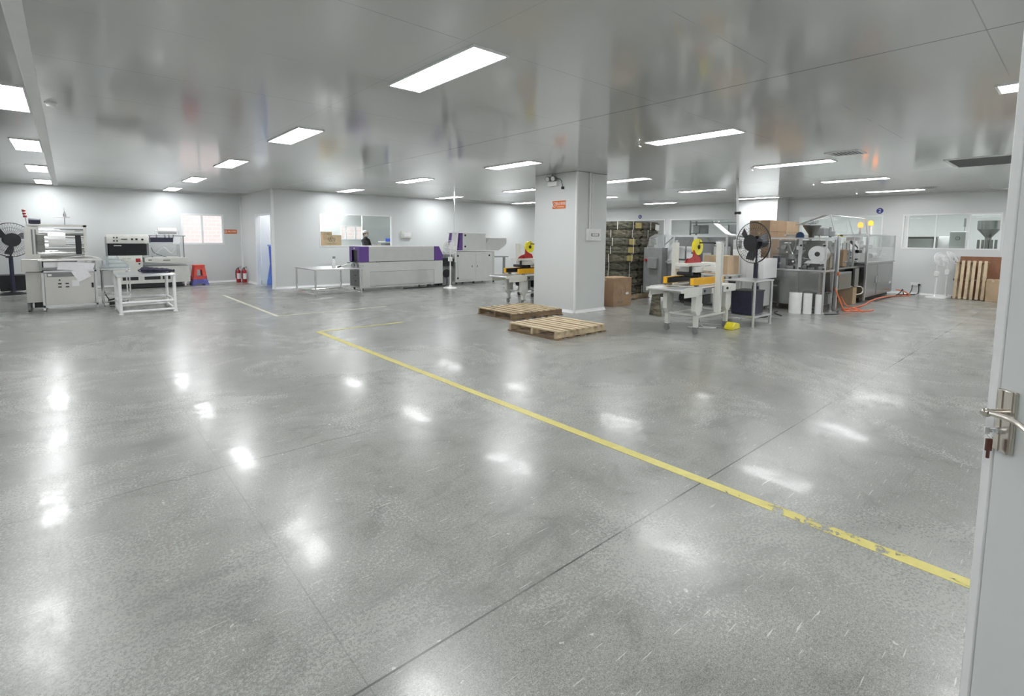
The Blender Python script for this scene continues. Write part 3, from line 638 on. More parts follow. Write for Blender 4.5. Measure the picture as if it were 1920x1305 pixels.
part('guard_cable', MB().tube([(-.2,13.2,1.0),(0,13.0,1.06),(.3,12.97,1.08),(.5,13.1,1.0),(.52,13.2,.86)], .008), 'white', t)
tag(part('paper_sheet', MB().obox((.10,12.955,.88),(.27,0,-.02),(0,.0015,0),(.02,0,.075)).obox((.17,12.935,.73),(.10,0,.055),(0,.0015,0),(-.055,0,.105)), 'paper'), 'white paper sheets hanging over the front of the roller machine', 'paper')
# outfeed stand joined to machine
t = thing('outfeed_stand', 'small chrome stand with clear trays right of the roller machine', 'stand', (.62, 13.2, 0))
f = MB(); XA, XB, YA, YB = .50, .94, 12.95, 13.65
for x in (XA, XB):
    for y in (YA, YB): f.box(x-.012,x+.012,y-.012,y+.012,.0,.80)
f.box(XA,XB,YA-.012,YA+.012,.05,.074).box(XA,XB,YB-.012,YB+.012,.05,.074).box(XA-.012,XA+.012,YA,YB,.05,.074).box(XA,XB,YA-.012,YA+.012,.30,.32)
f.box(XA,XB,YA-.012,YA+.012,.78,.80).box(XA,XB,YB-.012,YB+.012,.78,.80).box(XA-.012,XA+.012,YA,YB,.78,.80).box(XB-.012,XB+.012,YA,YB,.78,.80)
part('stand_frame', f, 'chrome', t)
part('stand_top', MB().box(XA-.02,XB+.02,YA-.02,YB+.02,.80,.812), 'white', t)
for k, z in enumerate((.815,.905,.99)):
    q = MB(); a, b2 = XA-.01+.03*k, XB-.0-.08*k; q.box(a,b2,YA,YB,z,z+.005).box(a,b2,YA,YA+.005,z,z+.07).box(a,b2,YB-.005,YB,z,z+.07).box(a,a+.005,YA,YB,z,z+.07).box(b2-.005,b2,YA,YB,z,z+.07); part('clear_tray', q, 'clear', t)
t = thing('foot_pump', 'black foot pedal with a hose under the stand of clear trays', 'pedal', (.72, 13.35, 0))
part('pedal_body', MB().box(.60,.86,13.3,13.45,.0,.10).obox((.70,13.37,.16),(.12,0,.03),(0,.06,0),(0,0,.015)), 'black', t, bevel=.01); part('pedal_hose', MB().tube([(.62,13.37,.12),(.55,13.37,.25),(.5,13.3,.45),(.5,13.2,.7),(.47,13.0,.79)], .010), 'black', t)
# work table, cloth bag
def pipe_table(name, lab, x0, x1, y0, y1, z, m, group=None, w=.035, top='steel', tt=.03, rails=(.14,), rot=0, shelf=None, cat='table'):
    t = thing(name, lab, cat, ((x0+x1)/2, (y0+y1)/2, 0), group)
    part('tabletop', MB().box(x0,x1,y0,y1,z-tt,z), top, t, bevel=.003)
    for x in (x0+w/2+.005, x1-w/2-.005):
        for y in (y0+w/2+.005, y1-w/2-.005): part('leg', MB().cyl((x,y,.012),(x,y,z-tt),w/2,n=12).cyl((x,y,0),(x,y,.015),w*.7,n=12), m, t)
    f = MB(); g = w*.42
    for zr in rails:
        for y in (y0+w/2+.005, y1-w/2-.005): f.cyl((x0+w/2,y,zr),(x1-w/2,y,zr),g,n=10)
        for x in (x0+w/2+.005, x1-w/2-.005): f.cyl((x,y0+w/2,zr),(x,y1-w/2,zr),g,n=10)
    part('lower_rails', f, m, t)
    if shelf: part('shelf', MB().box(x0+.01,x1-.01,y0+.01,y1-.01,shelf,shelf+.015), top, t)
    return t
pipe_table('work_table', 'white steel work table at left with a dark cloth bag on it', .66, 1.60, 11.75, 12.85, .74, 'white', w=.06, top='alu', rails=(.22,.05))
t = thing('cloth_bag', 'crumpled dark navy cloth bag lying on the white work table', 'bag', (1.35, 12.5, .74))
b = MB()
for i in range(5): b.ball((1.18+.085*i, 12.55-.03*i, .80-.004*i), .10, .14, .062-.006*i)
b.tube([(1.5,12.45,.79),(1.60,12.38,.785),(1.66,12.42,.76),(1.57,12.5,.755)], .022, 8); o = part('bag_body', b, 'cloth', t, smooth=80)
rm = o.modifiers.new('merge', 'REMESH'); rm.mode = 'VOXEL'; rm.voxel_size = .014; rm.use_smooth_shade = True
tx = bpy.data.textures.new('cloth_folds', 'CLOUDS'); tx.noise_scale = .07; dm = o.modifiers.new('folds', 'DISPLACE'); dm.texture = tx; dm.strength = .035; dm.mid_level = .6
part('bag_strap', MB().tube([(1.12,12.5,.80),(1.05,12.42,.80),(1.10,12.36,.765),(1.3,12.34,.755),(1.5,12.35,.76)], .012, 8), 'cloth', t)
# L-bar sealer
t = thing('film_sealer', 'cream film sealing machine with a dark hood and a control head, against the far wall', 'machine', (1.75, 17.6, 0))
X0, X1, Y0, Y1 = .90, 2.72, 17.35, 18.05
part('lower_body', MB().box(X0,X1,Y0,Y1,.14,.62), 'beige', t, bevel=.01)
d_ = MB()
for a, b2 in ((1.10,1.46),(1.60,1.98),(2.03,2.22)): d_.box(a,b2,Y0-.004,Y0+.01,.24,.40)
part('louvre_window', d_, 'black', t, bevel=.003, label='dark windows in the lower body')
part('bolts', MB().cyl((2.31,Y0,.50),(2.31,Y0-.012,.50),.022).cyl((2.33,Y0,.27),(2.33,Y0-.012,.27),.022).cyl((.98,Y0,.27),(.98,Y0-.012,.27),.022).cyl((1.50,Y0,.70),(1.50,Y0-.012,.70),.022), 'black', t)
part('plinth', MB().box(X0+.05,X1-.2,Y0+.08,Y1,.02,.14), 'black', t)
for x in (X0+.1, X1-.12):
    for y in (Y0+.06, Y1-.06): part('caster', MB().cyl((x-.02,y,.04),(x+.02,y,.04),.04).box(x-.03,x+.03,y-.03,y+.03,.075,.14), 'alu', t)
fr = part('front_panel', MB().prism([(Y0,.62),(Y0,.80),(Y0+.10,.93),(Y1,.93),(Y1,.62)], 'x', .82, 1.58), 'beige', t, bevel=.006)
part('sticker', MB().obox((1.475,Y0-.002,.80),(.055,0,0),(0,.003,0),(0,0,.05)), 'red', t, label='red warning sticker')
text_part('panel_lettering', 'CE-450', .06, (1.22,Y0+.02,.845), (1,0,0), (0,.61,.79), 'mgrey', t)
part('hood', MB().prism([(Y0+.12,.93),(Y0+.05,1.26),(Y1,1.26),(Y1,.93)], 'x', .84, 1.70), 'black', t, bevel=.008, label='dark tinted hood')
part('hood_handle', MB().box(.95,1.12,Y0+.025,Y0+.055,1.20,1.22), 'white', t)
part('control_head', MB().prism([(Y0+.02,1.27),(Y0+.02,1.42),(Y0+.08,1.52),(Y1,1.52),(Y1,1.27)], 'x', .80, 1.75), 'beige', t, bevel=.008)
k_ = MB()
for x, z in ((.96,1.43),(1.03,1.43),(.96,1.34),(1.03,1.34)): part('knob', MB().cyl((x,Y0+.02,z),(x,Y0-.0,z),.020,n=12), 'black', t)
part('label_strip', MB().box(1.12,1.26,Y0+.008,Y0+.02,1.38,1.40), 'black', t)
for xx in (1.34,1.44): part('display', MB().box(xx,xx+.05,Y0+.006,Y0+.02,1.36,1.41), 'black', t)
part('control_dial', MB().cyl((1.6,Y0+.02,1.38),(1.6,Y0,1.38),.028), 'black', t)
part('side_frame', MB().box(.79,.82,Y0+.1,Y1,.62,1.45), 'mgrey', t); part('side_frame', MB().box(1.71,1.75,Y0+.1,Y0+.14,.93,1.27), 'mgrey', t)
part('seal_bench', MB().prism([(1.62,.74),(2.66,.68),(2.72,.80),(2.66,.86),(1.62,.86)], 'y', Y0-.1, Y1), 'beige', t, bevel=.008)
part('bench_slot', MB().box(2.05,2.22,Y0-.105,Y0-.098,.78,.80).box(1.70,1.78,Y0-.105,Y0-.098,.79,.81), 'black', t)
a = MB(); a.box(1.78,2.50,Y0+.02,Y0+.026,.87,1.28).box(1.78,2.50,Y1-.03,Y1-.024,.87,1.28).box(2.494,2.50,Y0+.026,Y1-.03,.87,1.28).box(1.78,2.50,Y0+.02,Y1-.03,1.28,1.286)
part('clear_cover', a, 'acryl', t)
part('film_in_cover', MB().tube([(1.9,17.6,.95),(2.1,17.5,1.15),(2.3,17.6,.98),(2.4,17.7,1.1)], .03).box(1.85,2.45,17.55,17.85,.865,.90), 'film', t)
part('roller_rack', MB().box(1.78,2.48,Y0+.2,Y0+.32,1.30,1.44), 'navy', t, label='dark cross rail'); r = MB().cyl((1.74,Y0+.1,1.49),(2.66,Y0+.1,1.49),.013)
for x in (1.95,2.15,2.25,2.36): r.cyl((x,Y0+.1,1.44),(x,Y0+.1,1.52),.018)
r.cyl((1.78,Y0+.1,1.28),(1.78,Y0+.1,1.49),.012).cyl((2.60,Y0+.1,.86),(2.60,Y0+.1,1.49),.014)
part('guide_rods', r, 'mgrey', t)
part('film_roll', MB().cyl((2.02,Y0+.4,1.63),(2.47,Y0+.4,1.63),.085,n=24), 'film', t, label='white film roll on top')
part('roll_holder', MB().cyl((1.95,Y0+.4,1.63),(2.54,Y0+.4,1.63),.012).box(1.94,1.96,Y0+.38,Y0+.42,1.28,1.65).box(2.53,2.55,Y0+.38,Y0+.42,1.28,1.65), 'alu', t)
part('note_paper', MB().obox((2.43,Y0+.085,1.36),(.085,0,-.01),(0,.002,0),(.01,0,.11)), 'paper', t)
part('tower_lamp', MB().cyl((2.60,Y0+.3,.86),(2.60,Y0+.3,1.42),.02).box(2.56,2.68,Y0+.25,Y0+.35,1.24,1.30), 'white', t)
part('air_hose', MB().tube([(1.80,Y0+.01,1.15),(1.84,Y0-.03,1.02),(2.0,Y0-.04,.93),(2.15,Y0-.02,.89)], .007), 'black', t)
# stacked stools
def stool(lab, m, x, y, z0, hh, w):
    t = thing('plastic_stool', lab, 'stool', (x, y, z0)); tw = w*.36
    part('seat', MB().box(x-tw,x+tw,y-tw,y+tw,z0+hh-.035,z0+hh), m, t, bevel=.012)
    s = MB(); bw = w*.5; tpw = tw-.012
    for ax_ in (0,1):
        for sg in (-1,1):
            # each side an A-shaped skirt: two splayed legs joined by a band with an open window
            for e in (-1,1):
                vs = []
                for zz, half, inner in ((z0+hh-.03,tpw,tpw*.36),(z0,bw,bw*.52)):
                    for u in (e*half, e*inner):
                        for th in (0,.02): 
                            wdt = half - th
                            p = (x+sg*wdt, y+u, zz) if ax_ == 0 else (x+u, y+sg*wdt, zz); vs.append(p)
                s.add(vs, [(0,1,3,2),(4,6,7,5),(0,2,6,4),(1,5,7,3),(0,4,5,1),(2,3,7,6)])
            za = z0+hh*.32; k = .32; half = bw + (tpw-bw)*k
            if ax_ == 0: s.box(x+sg*half-.012, x+sg*half+.008, y-half*.8, y+half*.8, za-.045, za+.045); s.box(x+sg*tpw-.010, x+sg*tpw+.01, y-tpw*.8, y+tpw*.8, z0+hh-.14, z0+hh-.03)
            else: s.box(x-half*.8, x+half*.8, y+sg*half-.012, y+sg*half+.008, za-.045, za+.045); s.box(x-tpw*.8, x+tpw*.8, y+sg*tpw-.010, y+sg*tpw+.01, z0+hh-.14, z0+hh-.03)
    part('leg_skirt', s, m, t)
stool('blue-violet plastic stool nested under the red stool', 'lilac', 3.02, 17.80, 0, .27, .47)
stool('coral red plastic stool nested on top of the blue-violet stool', 'redplas', 3.02, 17.82, .04, .57, .42)
def extinguisher(lab, x, y, z=0, hh=.46, r=.07):
    t = thing('fire_extinguisher', lab, 'fire extinguisher', (x,y,z), 'red fire extinguishers')
    part('cylinder', MB().lathe((x,y,z), [(r*.95,0),(r,.01),(r,hh*.78),(r*.8,hh*.86),(r*.35,hh*.92),(r*.3,hh*.95)], 22), 'red', t)
    part('valve', MB().cyl((x,y,z+hh*.95),(x,y,z+hh*1.02),.018).obox((x+.03,y,z+hh*1.07),(.055,0,.012),(0,.010,0),(0,0,.006)).obox((x+.03,y,z+hh*1.01),(.05,0,-.006),(0,.010,0),(0,0,.005)), 'black', t)
    part('hose', MB().tube([(x,y-.01,z+hh*.98),(x-.06,y-.03,z+hh*.96),(x-r-.02,y-.03,z+hh*.75),(x-r-.02,y-.03,z+hh*.3)], .010), 'black', t)
    a = MB(); n = 9
    vs = [(x+(r+.001)*math.cos(-PI/2+(i/n-.5)*1.7), y+(r+.001)*math.sin(-PI/2+(i/n-.5)*1.7), z+zz) for zz in (hh*.25,hh*.65) for i in range(n+1)]
    a.add(vs, [(i,i+1,n+2+i,n+1+i) for i in range(n)]); part('label_sticker', a, 'paper', t)
extinguisher('red fire extinguisher on the floor at the far corner, left of the pair', 4.17, 17.95)
extinguisher('red fire extinguisher on the floor at the far corner, the right one', 4.31, 17.80)
extinguisher('red fire extinguisher half hidden between the front pillar and the brown carton', 8.86, 7.02, hh=.55)
# ------------------------------------------------------------------ middle: chrome table, tunnel, cabinet machine
pipe_table('steel_table', 'long chrome pipe table with a bottle on it beside the purple machine end', 4.57, 5.84, 12.35, 13.75, .69, 'chrome', w=.045, top='alu', rails=(.06,))
t = thing('spray_bottle', 'white spray bottle standing on the chrome table', 'bottle', (5.22, 12.75, .69))
part('bottle_body', MB().lathe((5.22,12.75,.69), [(.045,0),(.05,.01),(.05,.16),(.035,.20),(.018,.23),(.018,.245)], 18), 'white', t)
part('spray_head', MB().cyl((5.22,12.75,.935),(5.22,12.75,.965),.02).box(5.20,5.27,12.735,12.765,.965,.995).box(5.255,5.262,12.74,12.76,.925,.97), 'mgrey', t, bevel=.003)
t = thing('tape_dispenser', 'grey hand tape dispenser lying on the chrome table by the purple panel', 'dispenser', (5.62, 12.7, .69))
part('dispenser_body', MB().prism([(5.38,.73),(5.55,.79),(5.80,.80),(5.82,.70),(5.45,.70)], 'y', 12.66, 12.74), 'grey', t, bevel=.005); part('tape_core', MB().ring((5.72,12.62,.76),(5.72,12.78,.76),.065,.03), 'mgrey', t); part('grip', MB().cyl((5.40,12.7,.735),(5.30,12.68,.715),.020), 'black', t)
# shrink tunnel
t = thing('shrink_tunnel', 'long grey machine with purple end panels in front of the partition wall', 'machine', (7.45, 13.4, 0))
TX0, TX1, TY0, TY1 = 6.10, 8.86, 13.10, 13.75
part('lower_body', MB().box(TX0,TX1,TY0,TY1,.08,.795), 'grey2', t, bevel=.006)
part('upper_body', MB().box(TX0+.28,TX1-.32,TY0,TY1,.81,1.235), 'grey', t, bevel=.006)
part('seam', MB().box(TX0+.01,TX1-.01,TY0+.01,TY1-.01,.79,.815), 'black', t)
f = MB(); f.box(TX0,TX0+.28,TY0-.004,TY0+.02,.81,1.235).box(TX0,TX0+.28,TY0+.02,TY1,1.215,1.235).box(TX0,TX0+.28,TY1-.02,TY1,.81,1.215)
f.box(TX0,TX0+.02,TY0+.02,TY0+.14,.81,1.215).box(TX0,TX0+.02,TY1-.16,TY1-.02,.81,1.215).box(TX0,TX0+.02,TY0+.14,TY1-.16,1.13,1.215)
part('entry_cover', f, 'purple', t, label='purple entry cover')
part('entry_curtain', MB().box(TX0+.04,TX0+.05,TY0+.14,TY1-.16,.81,1.13), 'black', t)
part('exit_cover', MB().prism([(TX1-.32,.81),(TX1-.32,1.235),(TX1-.14,1.235),(TX1,.98),(TX1,.81)], 'y', TY0-.004, TY1), 'purple', t, bevel=.004, label='purple exit cover with slanted end')
part('inset_panel', MB().box(TX0+.32,TX1-.34,TY0-.006,TY0+.004,.13,.52), 'grey', t)
l = MB(); l.box(TX0+.30,TX1-.32,TY0-.004,TY0+.002,.52,.53).box(TX0+.30,TX1-.32,TY0-.004,TY0+.002,.115,.125).box(TX1-.335,TX1-.325,TY0-.004,TY0+.002,.12,.53); part('panel_lip', l, 'mgrey', t)
part('clasp', MB().box(6.60,6.72,TY0-.018,TY0,.785,.82).box(8.22,8.34,TY0-.012,TY0,.79,.815).cyl((6.13,TY0-.01,.70),(6.13,TY0,.70),.012).cyl((6.2,TY0-.01,.70),(6.2,TY0,.70),.012).cyl((8.78,TY0-.01,.74),(8.78,TY0,.74),.012), 'mgrey', t)
part('end_panel', MB().box(TX0-.01,TX0,TY0+.04,TY1-.04,.12,.74), 'mgrey', t)  # darker grey plate paints the shade on the end face
part('vent_marks', MB().box(TX0-.016,TX0-.01,TY0+.2,TY0+.3,.58,.60).box(TX0-.016,TX0-.01,TY0+.2,TY0+.3,.42,.44).box(TX0-.016,TX0-.01,TY0+.2,TY0+.3,.26,.28), 'black', t)
for x in (TX0+.1, TX1-.5, TX1-.1):
    for y in (TY0+.06, TY1-.08): part('caster', MB().cyl((x-.015,y,.035),(x+.015,y,.035),.035).box(x-.02,x+.02,y-.02,y+.02,.05,.08), 'black', t)
part('conveyor_end', MB().box(TX0-.12,TX0,TY0+.12,TY1-.14,.755,.795).cyl((TX0-.12,TY0+.12,.775),(TX0-.12,TY1-.14,.775),.02), 'steel', t)
part('entry_lettering', MB().box(TX0-.002,TX0,TY0+.3,TY0+.36,1.16,1.20), 'white', t)
b = MB().cyl((9.02,13.5,.10),(9.02,13.5,.78),.14,n=20).box(8.9,9.3,13.3,13.7,.62,.80)
t = thing('drive_unit', 'dark grey drive unit with a belt wheel between the tunnel and the cabinet machine', 'machine', (9.1, 13.45, 0))
part('housing', MB().box(8.90,9.30,13.2,13.7,.0,.98), 'mgrey', t, bevel=.01); part('belt_wheel', MB().cyl((9.05,13.19,.38),(9.05,13.15,.38),.13), 'black', t); part('bracket', MB().box(8.88,9.2,13.1,13.2,.62,.86).obox((9.25,13.12,.72),(.02,0,.12),(0,.02,0),(.03,0,-.01)), 'black', t)
tag(part('power_cable', MB().tube([(9.0,13.1,.35),(8.95,13.0,.12),(8.8,12.9,.018),(8.3,12.95,.018),(7.9,12.9,.018),(7.4,13.0,.018)], .016), 'black'), 'black cable on the floor under the purple and grey machine', 'cable')
# cabinet machine
t = thing('cabinet_machine', 'grey two-door cabinet machine with a purple strip and a chute on its right side', 'machine', (10.2, 13.4, 0))
CX0, CX1, CY0, CY1 = 9.42, 11.12, 13.2, 13.95
part('lower_cabinet', MB().box(CX0,CX1-.18,CY0,CY1,.07,1.05), 'grey2', t, bevel=.006); part('back_section', MB().box(CX1-.18,CX1,CY0+.1,CY1,.1,1.05), 'grey', t)
for a, b2, kx, kz in ((9.50,10.12,9.50,(.92,.20)), (10.24,10.86,10.80,(.92,))):
    dr = part('cabinet_door', MB().box(a,b2,CY0-.014,CY0,.13,1.0), 'grey2', t, bevel=.004)
    s = MB()
    for z in kz: s.cyl((kx,CY0-.014,z),(kx,CY0-.024,z),.032,n=14)
    part('hinge_cap', s, 'black', dr); hx = b2-.05 if a < 10 else a+.05; part('door_lock', MB().box(hx-.01,hx+.01,CY0-.022,CY0-.014,.54,.60), 'black', dr)
part('upper_box', MB().box(9.70,10.66,CY0,CY1-.1,1.10,1.65), 'grey2', t, bevel=.01)
part('box_lid', MB().box(9.56,10.70,CY0+.02,CY1-.1,1.65,1.672), 'white', t, bevel=.004)
part('purple_strip', MB().prism([(9.52,1.10),(9.62,1.65),(9.70,1.65),(9.70,1.10)], 'y', CY0, CY1-.12), 'purple', t, label='purple slanted strip')
part('side_guard', MB().prism([(9.36,.72),(9.46,1.66),(9.51,1.66),(9.41,.72)], 'y', CY0-.03, CY0+.25), 'white', t, label='white slanted edge guard')
k_ = MB()
for z in (1.22,1.58): k_.cyl((9.80,CY0,z),(9.80,CY0-.012,z),.032,n=14)
part('hinge_caps', k_, 'black', t)
part('chute', MB().prism([(10.66,1.10),(10.66,1.30),(10.84,1.50),(11.60,1.50),(11.60,1.30),(11.25,1.08)], 'y', CY0+.02, CY1-.15), 'grey', t, bevel=.006)
part('chute_tray', MB().box(11.2,11.75,CY0+.08,CY1-.2,.84,.87).box(11.55,11.62,CY0+.1,CY0+.16,.08,.84), 'steel', t)
for x in (CX0+.08, 10.2, CX1-.06):
    for y in (CY0+.07, CY1-.07): part('levelling_foot', MB().cyl((x,y,0),(x,y,.07),.03), 'black', t)
tag(part('conduit', MB().cyl((9.62,13.55,1.672),(9.62,13.55,H),.016), 'white'), 'thin white conduit from the ceiling down to the cabinet machine', 'conduit')

# ------------------------------------------------------------------ carton sealers
def carton_sealer(lab, x0, y0, z, mat_body='beige'):
    # x0 infeed tip, y0 near side, z deck height
    t = thing('carton_sealer', lab, 'carton sealer', (x0+.9, y0+.3, 0), 'carton sealers'); W = .62; dz = z-.75
    inf = part('infeed_table', MB().box(x0+.10,x0+.52,y0,y0+.018,z-.14,z+.012).box(x0+.10,x0+.52,y0+W-.018,y0+W,z-.14,z+.012).box(x0,x0+.12,y0,y0+.018,z-.06,z+.0).box(x0,x0+.12,y0+W-.018,y0+W,z-.06,z), mat_body, t, bevel=.003)
    for i in range(8): part('roller', MB().cyl((x0+.035+i*.062,y0+.018,z-.025),(x0+.035+i*.062,y0+W-.018,z-.025),.022,n=12), 'alu', t)
    part('deck', MB().box(x0+.52,x0+1.78,y0,y0+W,z-.12,z), mat_body, t, bevel=.004)
    part('deck_slot', MB().box(x0+.60,x0+1.70,y0+.24,y0+.38,z-.002,z+.003), 'mgrey', t)
    part('front_panel', MB().box(x0+.62,x0+1.30,y0-.012,y0,z-.115,z-.015), 'mgrey', t, label='dark label plate on the deck side')
    for (xx, yy) in ((x0+.56,y0+.06),(x0+.56,y0+W-.06),(x0+1.56,y0+.06),(x0+1.56,y0+W-.06)):
        lg = part('leg', MB().prism([(xx-.09,z-.12),(xx+.11,z-.12),(xx+.11,z-.36),(xx+.05,z-.45),(xx-.04,z-.45),(xx-.09,z-.38)], 'y', yy-.04, yy+.04), mat_body, t, bevel=.006)
        part('leg_tube', MB().box(xx-.028,xx+.038,yy-.03,yy+.03,.10,z-.45), 'beige', lg)
        c = MB().cyl((xx-.025,yy,.045),(xx+.005,yy,.045),.045).box(xx-.035,xx+.045,yy-.035,yy+.035,.095,.11).box(xx-.035,xx-.029,yy-.025,yy+.025,.04,.10).box(xx+.008,xx+.014,yy-.025,yy+.025,.04,.10); part('caster', c, 'mgrey', lg)
    f = MB().box(x0+.56,x0+1.56,y0+.05,y0+.08,.25,.28).box(x0+.56,x0+1.56,y0+W-.08,y0+W-.05,.25,.28).box(x0+.55,x0+.58,y0+.06,y0+W-.06,.28,.31).box(x0+1.55,x0+1.58,y0+.06,y0+W-.06,.28,.31); part('lower_rails', f, mat_body, t)
    mo = part('motor', MB().cyl((x0+.72,y0+.2,z-.20),(x0+.72,y0+.42,z-.20),.075), 'black', t, bevel=.004); part('electrical_box', MB().box(x0+.95,x0+1.2,y0+.15,y0+.40,z-.30,z-.12), 'black', t, bevel=.004)
    part('gearbox', MB().box(x0+.78,x0+.92,y0+.18,y0+.40,z-.34,z-.12), 'mgrey', t, bevel=.008)
    for yy, zb in ((y0-.12, z-.42), (y0+W+.04, z-.1)):
        part('mast', MB().box(x0+.93,x0+1.03,yy,yy+.08,zb,z+.70), mat_body, t, bevel=.006)
    part('mast_slot', MB().box(x0+.965,x0+.995,y0-.124,y0-.119,z-.2,z+.66), 'alu', t)
    part('mast_bracket', MB().box(x0+.90,x0+1.06,y0-.04,y0+.01,z-.11,z-.03).box(x0+.90,x0+1.06,y0+W,y0+W+.04,z-.11,z-.03), mat_body, t)
    part('mast_cap', MB().box(x0+1.0,x0+1.10,y0-.06,y0+.02,z+.66,z+.72), 'white', t, bevel=.01)
    # head
    part('head_beam', MB().box(x0+.50,x0+1.42,y0+.20,y0+.42,z+.32,z+.37), mat_body, t, bevel=.004)
    part('cross_beam', MB().box(x0+.93,x0+1.03,y0-.04,y0+W+.04,z+.25,z+.32), mat_body, t)
    part('head_box', MB().box(x0+.70,x0+1.25,y0+.16,y0+.46,z+.22,z+.31), 'grey2', t, bevel=.004); part('head_box_right', MB().box(x0+1.22,x0+1.45,y0+.10,y0+.30,z+.20,z+.34), 'white', t, bevel=.004)
    part('press_rollers', MB().cyl((x0+.62,y0+.18,z+.20),(x0+.62,y0+.44,z+.20),.03).cyl((x0+.86,y0+.18,z+.17),(x0+.86,y0+.44,z+.17),.045).box(x0+.84,x0+.88,y0+.18,y0+.44,z+.17,z+.26).box(x0+.60,x0+.64,y0+.2,y0+.23,z+.20,z+.33), 'black', t)
    th = part('tape_head', MB().prism([(x0+.60,z+.37),(x0+1.08,z+.37),(x0+1.04,z+.46),(x0+.92,z+.50),(x0+.90,z+.62),(x0+.84,z+.62),(x0+.82,z+.47),(x0+.66,z+.42)], 'y', y0+.28, y0+.30), 'red', t, bevel=.002, label='red tape head')
    part('head_plate', MB().prism([(x0+.70,z+.37),(x0+1.0,z+.37),(x0+.96,z+.43),(x0+.78,z+.44)], 'y', y0+.36, y0+.375), 'red', th)
    tr = part('tape_roll', MB().ring((x0+.96,y0+.27,z+.63),(x0+.96,y0+.325,z+.63),.135,.035,28), 'tape', t, label='yellow tape roll')
    part('tape_core', MB().ring((x0+.96,y0+.262,z+.63),(x0+.96,y0+.333,z+.63),.037,.016,18), 'black', tr)
    part('tape_arm', MB().bar((x0+.88,y0+.34,z+.52),(x0+.96,y0+.34,z+.63),.03,.012).cyl((x0+1.08,y0+.28,z+.58),(x0+1.08,y0+.33,z+.58),.018).cyl((x0+.96,y0+.25,z+.63),(x0+.96,y0+.35,z+.63),.014), 'black', t)
    cr = part('height_crank', MB().cyl((x0+.98,y0+.0,z+.70),(x0+.98,y0+.3,z+.70),.010).cyl((x0+.98,y0+.28,z+.66),(x0+.98,y0+.28,z+.76),.012).box(x0+.96,x0+1.12,y0-.0,y0+.02,z+.68,z+.69), 'black', t)
    # side belts
    for yy, sg in ((y0+.075,1),(y0+W-.075,-1)):
        sb = part('side_belt_guard', MB().box(x0+.42,x0+1.42,yy-.03,yy+.03,z+.035,z+.145), 'yellow', t, bevel=.003, label='yellow side belt guard')
        a_, b_ = (yy+.031,yy+.060) if sg > 0 else (yy-.060,yy-.031)
        part('drive_belt', MB().box(x0+.44,x0+1.40,a_,b_,z+.045,z+.135), 'black', sb, bevel=.012)
        part('belt_support', MB().box(x0+.55,x0+.60,yy-.03,yy+.03,z,z+.035).box(x0+1.25,x0+1.30,yy-.03,yy+.03,z,z+.035), 'mgrey', sb)
    part('side_knobs', MB().cyl((x0+.66,y0-.012,z-.06),(x0+.66,y0-.03,z-.06),.02).cyl((x0+1.45,y0,z-.06),(x0+1.45,y0-.02,z-.06),.02), 'black', t)
    return t
carton_sealer('carton sealer with a yellow tape roll to the right of the front pillar', 6.98, 3.95, .75)
carton_sealer('carton sealer with a yellow tape roll partly hidden behind the front pillar, by the pallets', 7.22, 8.22, .67)
t = thing('foot_pedal', 'yellow foot pedal with its cable on the floor under the right carton sealer', 'pedal', (8.40, 4.08, 0))
part('pedal_guard', MB().prism([(8.34,.0),(8.62,.0),(8.60,.09),(8.44,.12),(8.34,.05)], 'y', 3.78, 3.93), 'tape', t, bevel=.012); part('pedal_plate', MB().box(8.36,8.42,3.80,3.91,.02,.05), 'mgrey', t)
part('pedal_cable', MB().tube([(8.60,3.86,.03),(8.70,4.1,.012),(8.5,4.35,.012),(8.25,4.25,.012),(8.3,4.05,.012),(8.15,4.1,.012),(8.0,4.4,.012)], .009), 'white', t)
tag(part('cardboard_sheet', MB().prism([(5.40,0),(5.66,0),(5.60,.48),(5.47,.48)], 'x', 8.78, 8.82), 'bundle2', bevel=.002), 'dark folded cardboard sheet standing behind the right carton sealer', 'cardboard')
t = thing('roller_table', 'dark roller table with black wheels beyond the hidden carton sealer', 'table', (9.3, 9.3, 0))
part('tabletop', MB().box(8.9,10.3,9.15,9.75,.80,.86), 'mgrey', t); 
for x in (8.97,10.2):
    for y in (9.2,9.7): part('leg', MB().box(x-.025,x+.025,y-.025,y+.025,.09,.80), 'mgrey', t); part('wheel', MB().cyl((x-.02,y,.05),(x+.02,y,.05),.05), 'black', t)
part('lower_rails', MB().box(8.97,10.2,9.18,9.22,.30,.34).box(8.97,10.2,9.68,9.72,.30,.34), 'black', t)
# ------------------------------------------------------------------ pallets
def pallet(lab, x0, x1, y0, y1, m, rz=0, seed=1, name='wooden_pallet', sm=None):
    rnd = random.Random(seed); t = thing(name, lab, 'pallet', ((x0+x1)/2, (y0+y1)/2, 0), 'loose pallets on the floor')
    n = 8; w = (x1-x0)/n; d_ = MB()
    for i in range(n):
        a = x0+i*w+.012+rnd.uniform(-.006,.006); d_.obox((a+w*.34, (y0+y1)/2+rnd.uniform(-.012,.012), .122+rnd.uniform(-.002,.002)), (w*.285,0,0), (rnd.uniform(-.006,.006),(y1-y0)/2,0), (0,0,.0095))
    part('deck_boards', d_, m, t, bevel=.002)
    for y in (y0+.05,(y0+y1)/2,y1-.05): part('stringer', MB().box(x0,x1,y-.022,y+.022,.020,.112), sm or m, t, bevel=.003)
    b = MB()
    for k in range(5): xx = x0+.06+k*(x1-x0-.12)/4; b.box(xx-.06,xx+.06,y0,y1,.0,.019)
    part('bottom_boards', b, 'woodd', t)  # dark bottom boards carry the shade between the deck boards in their colour
    t.rotation_euler.z = rz
    return t
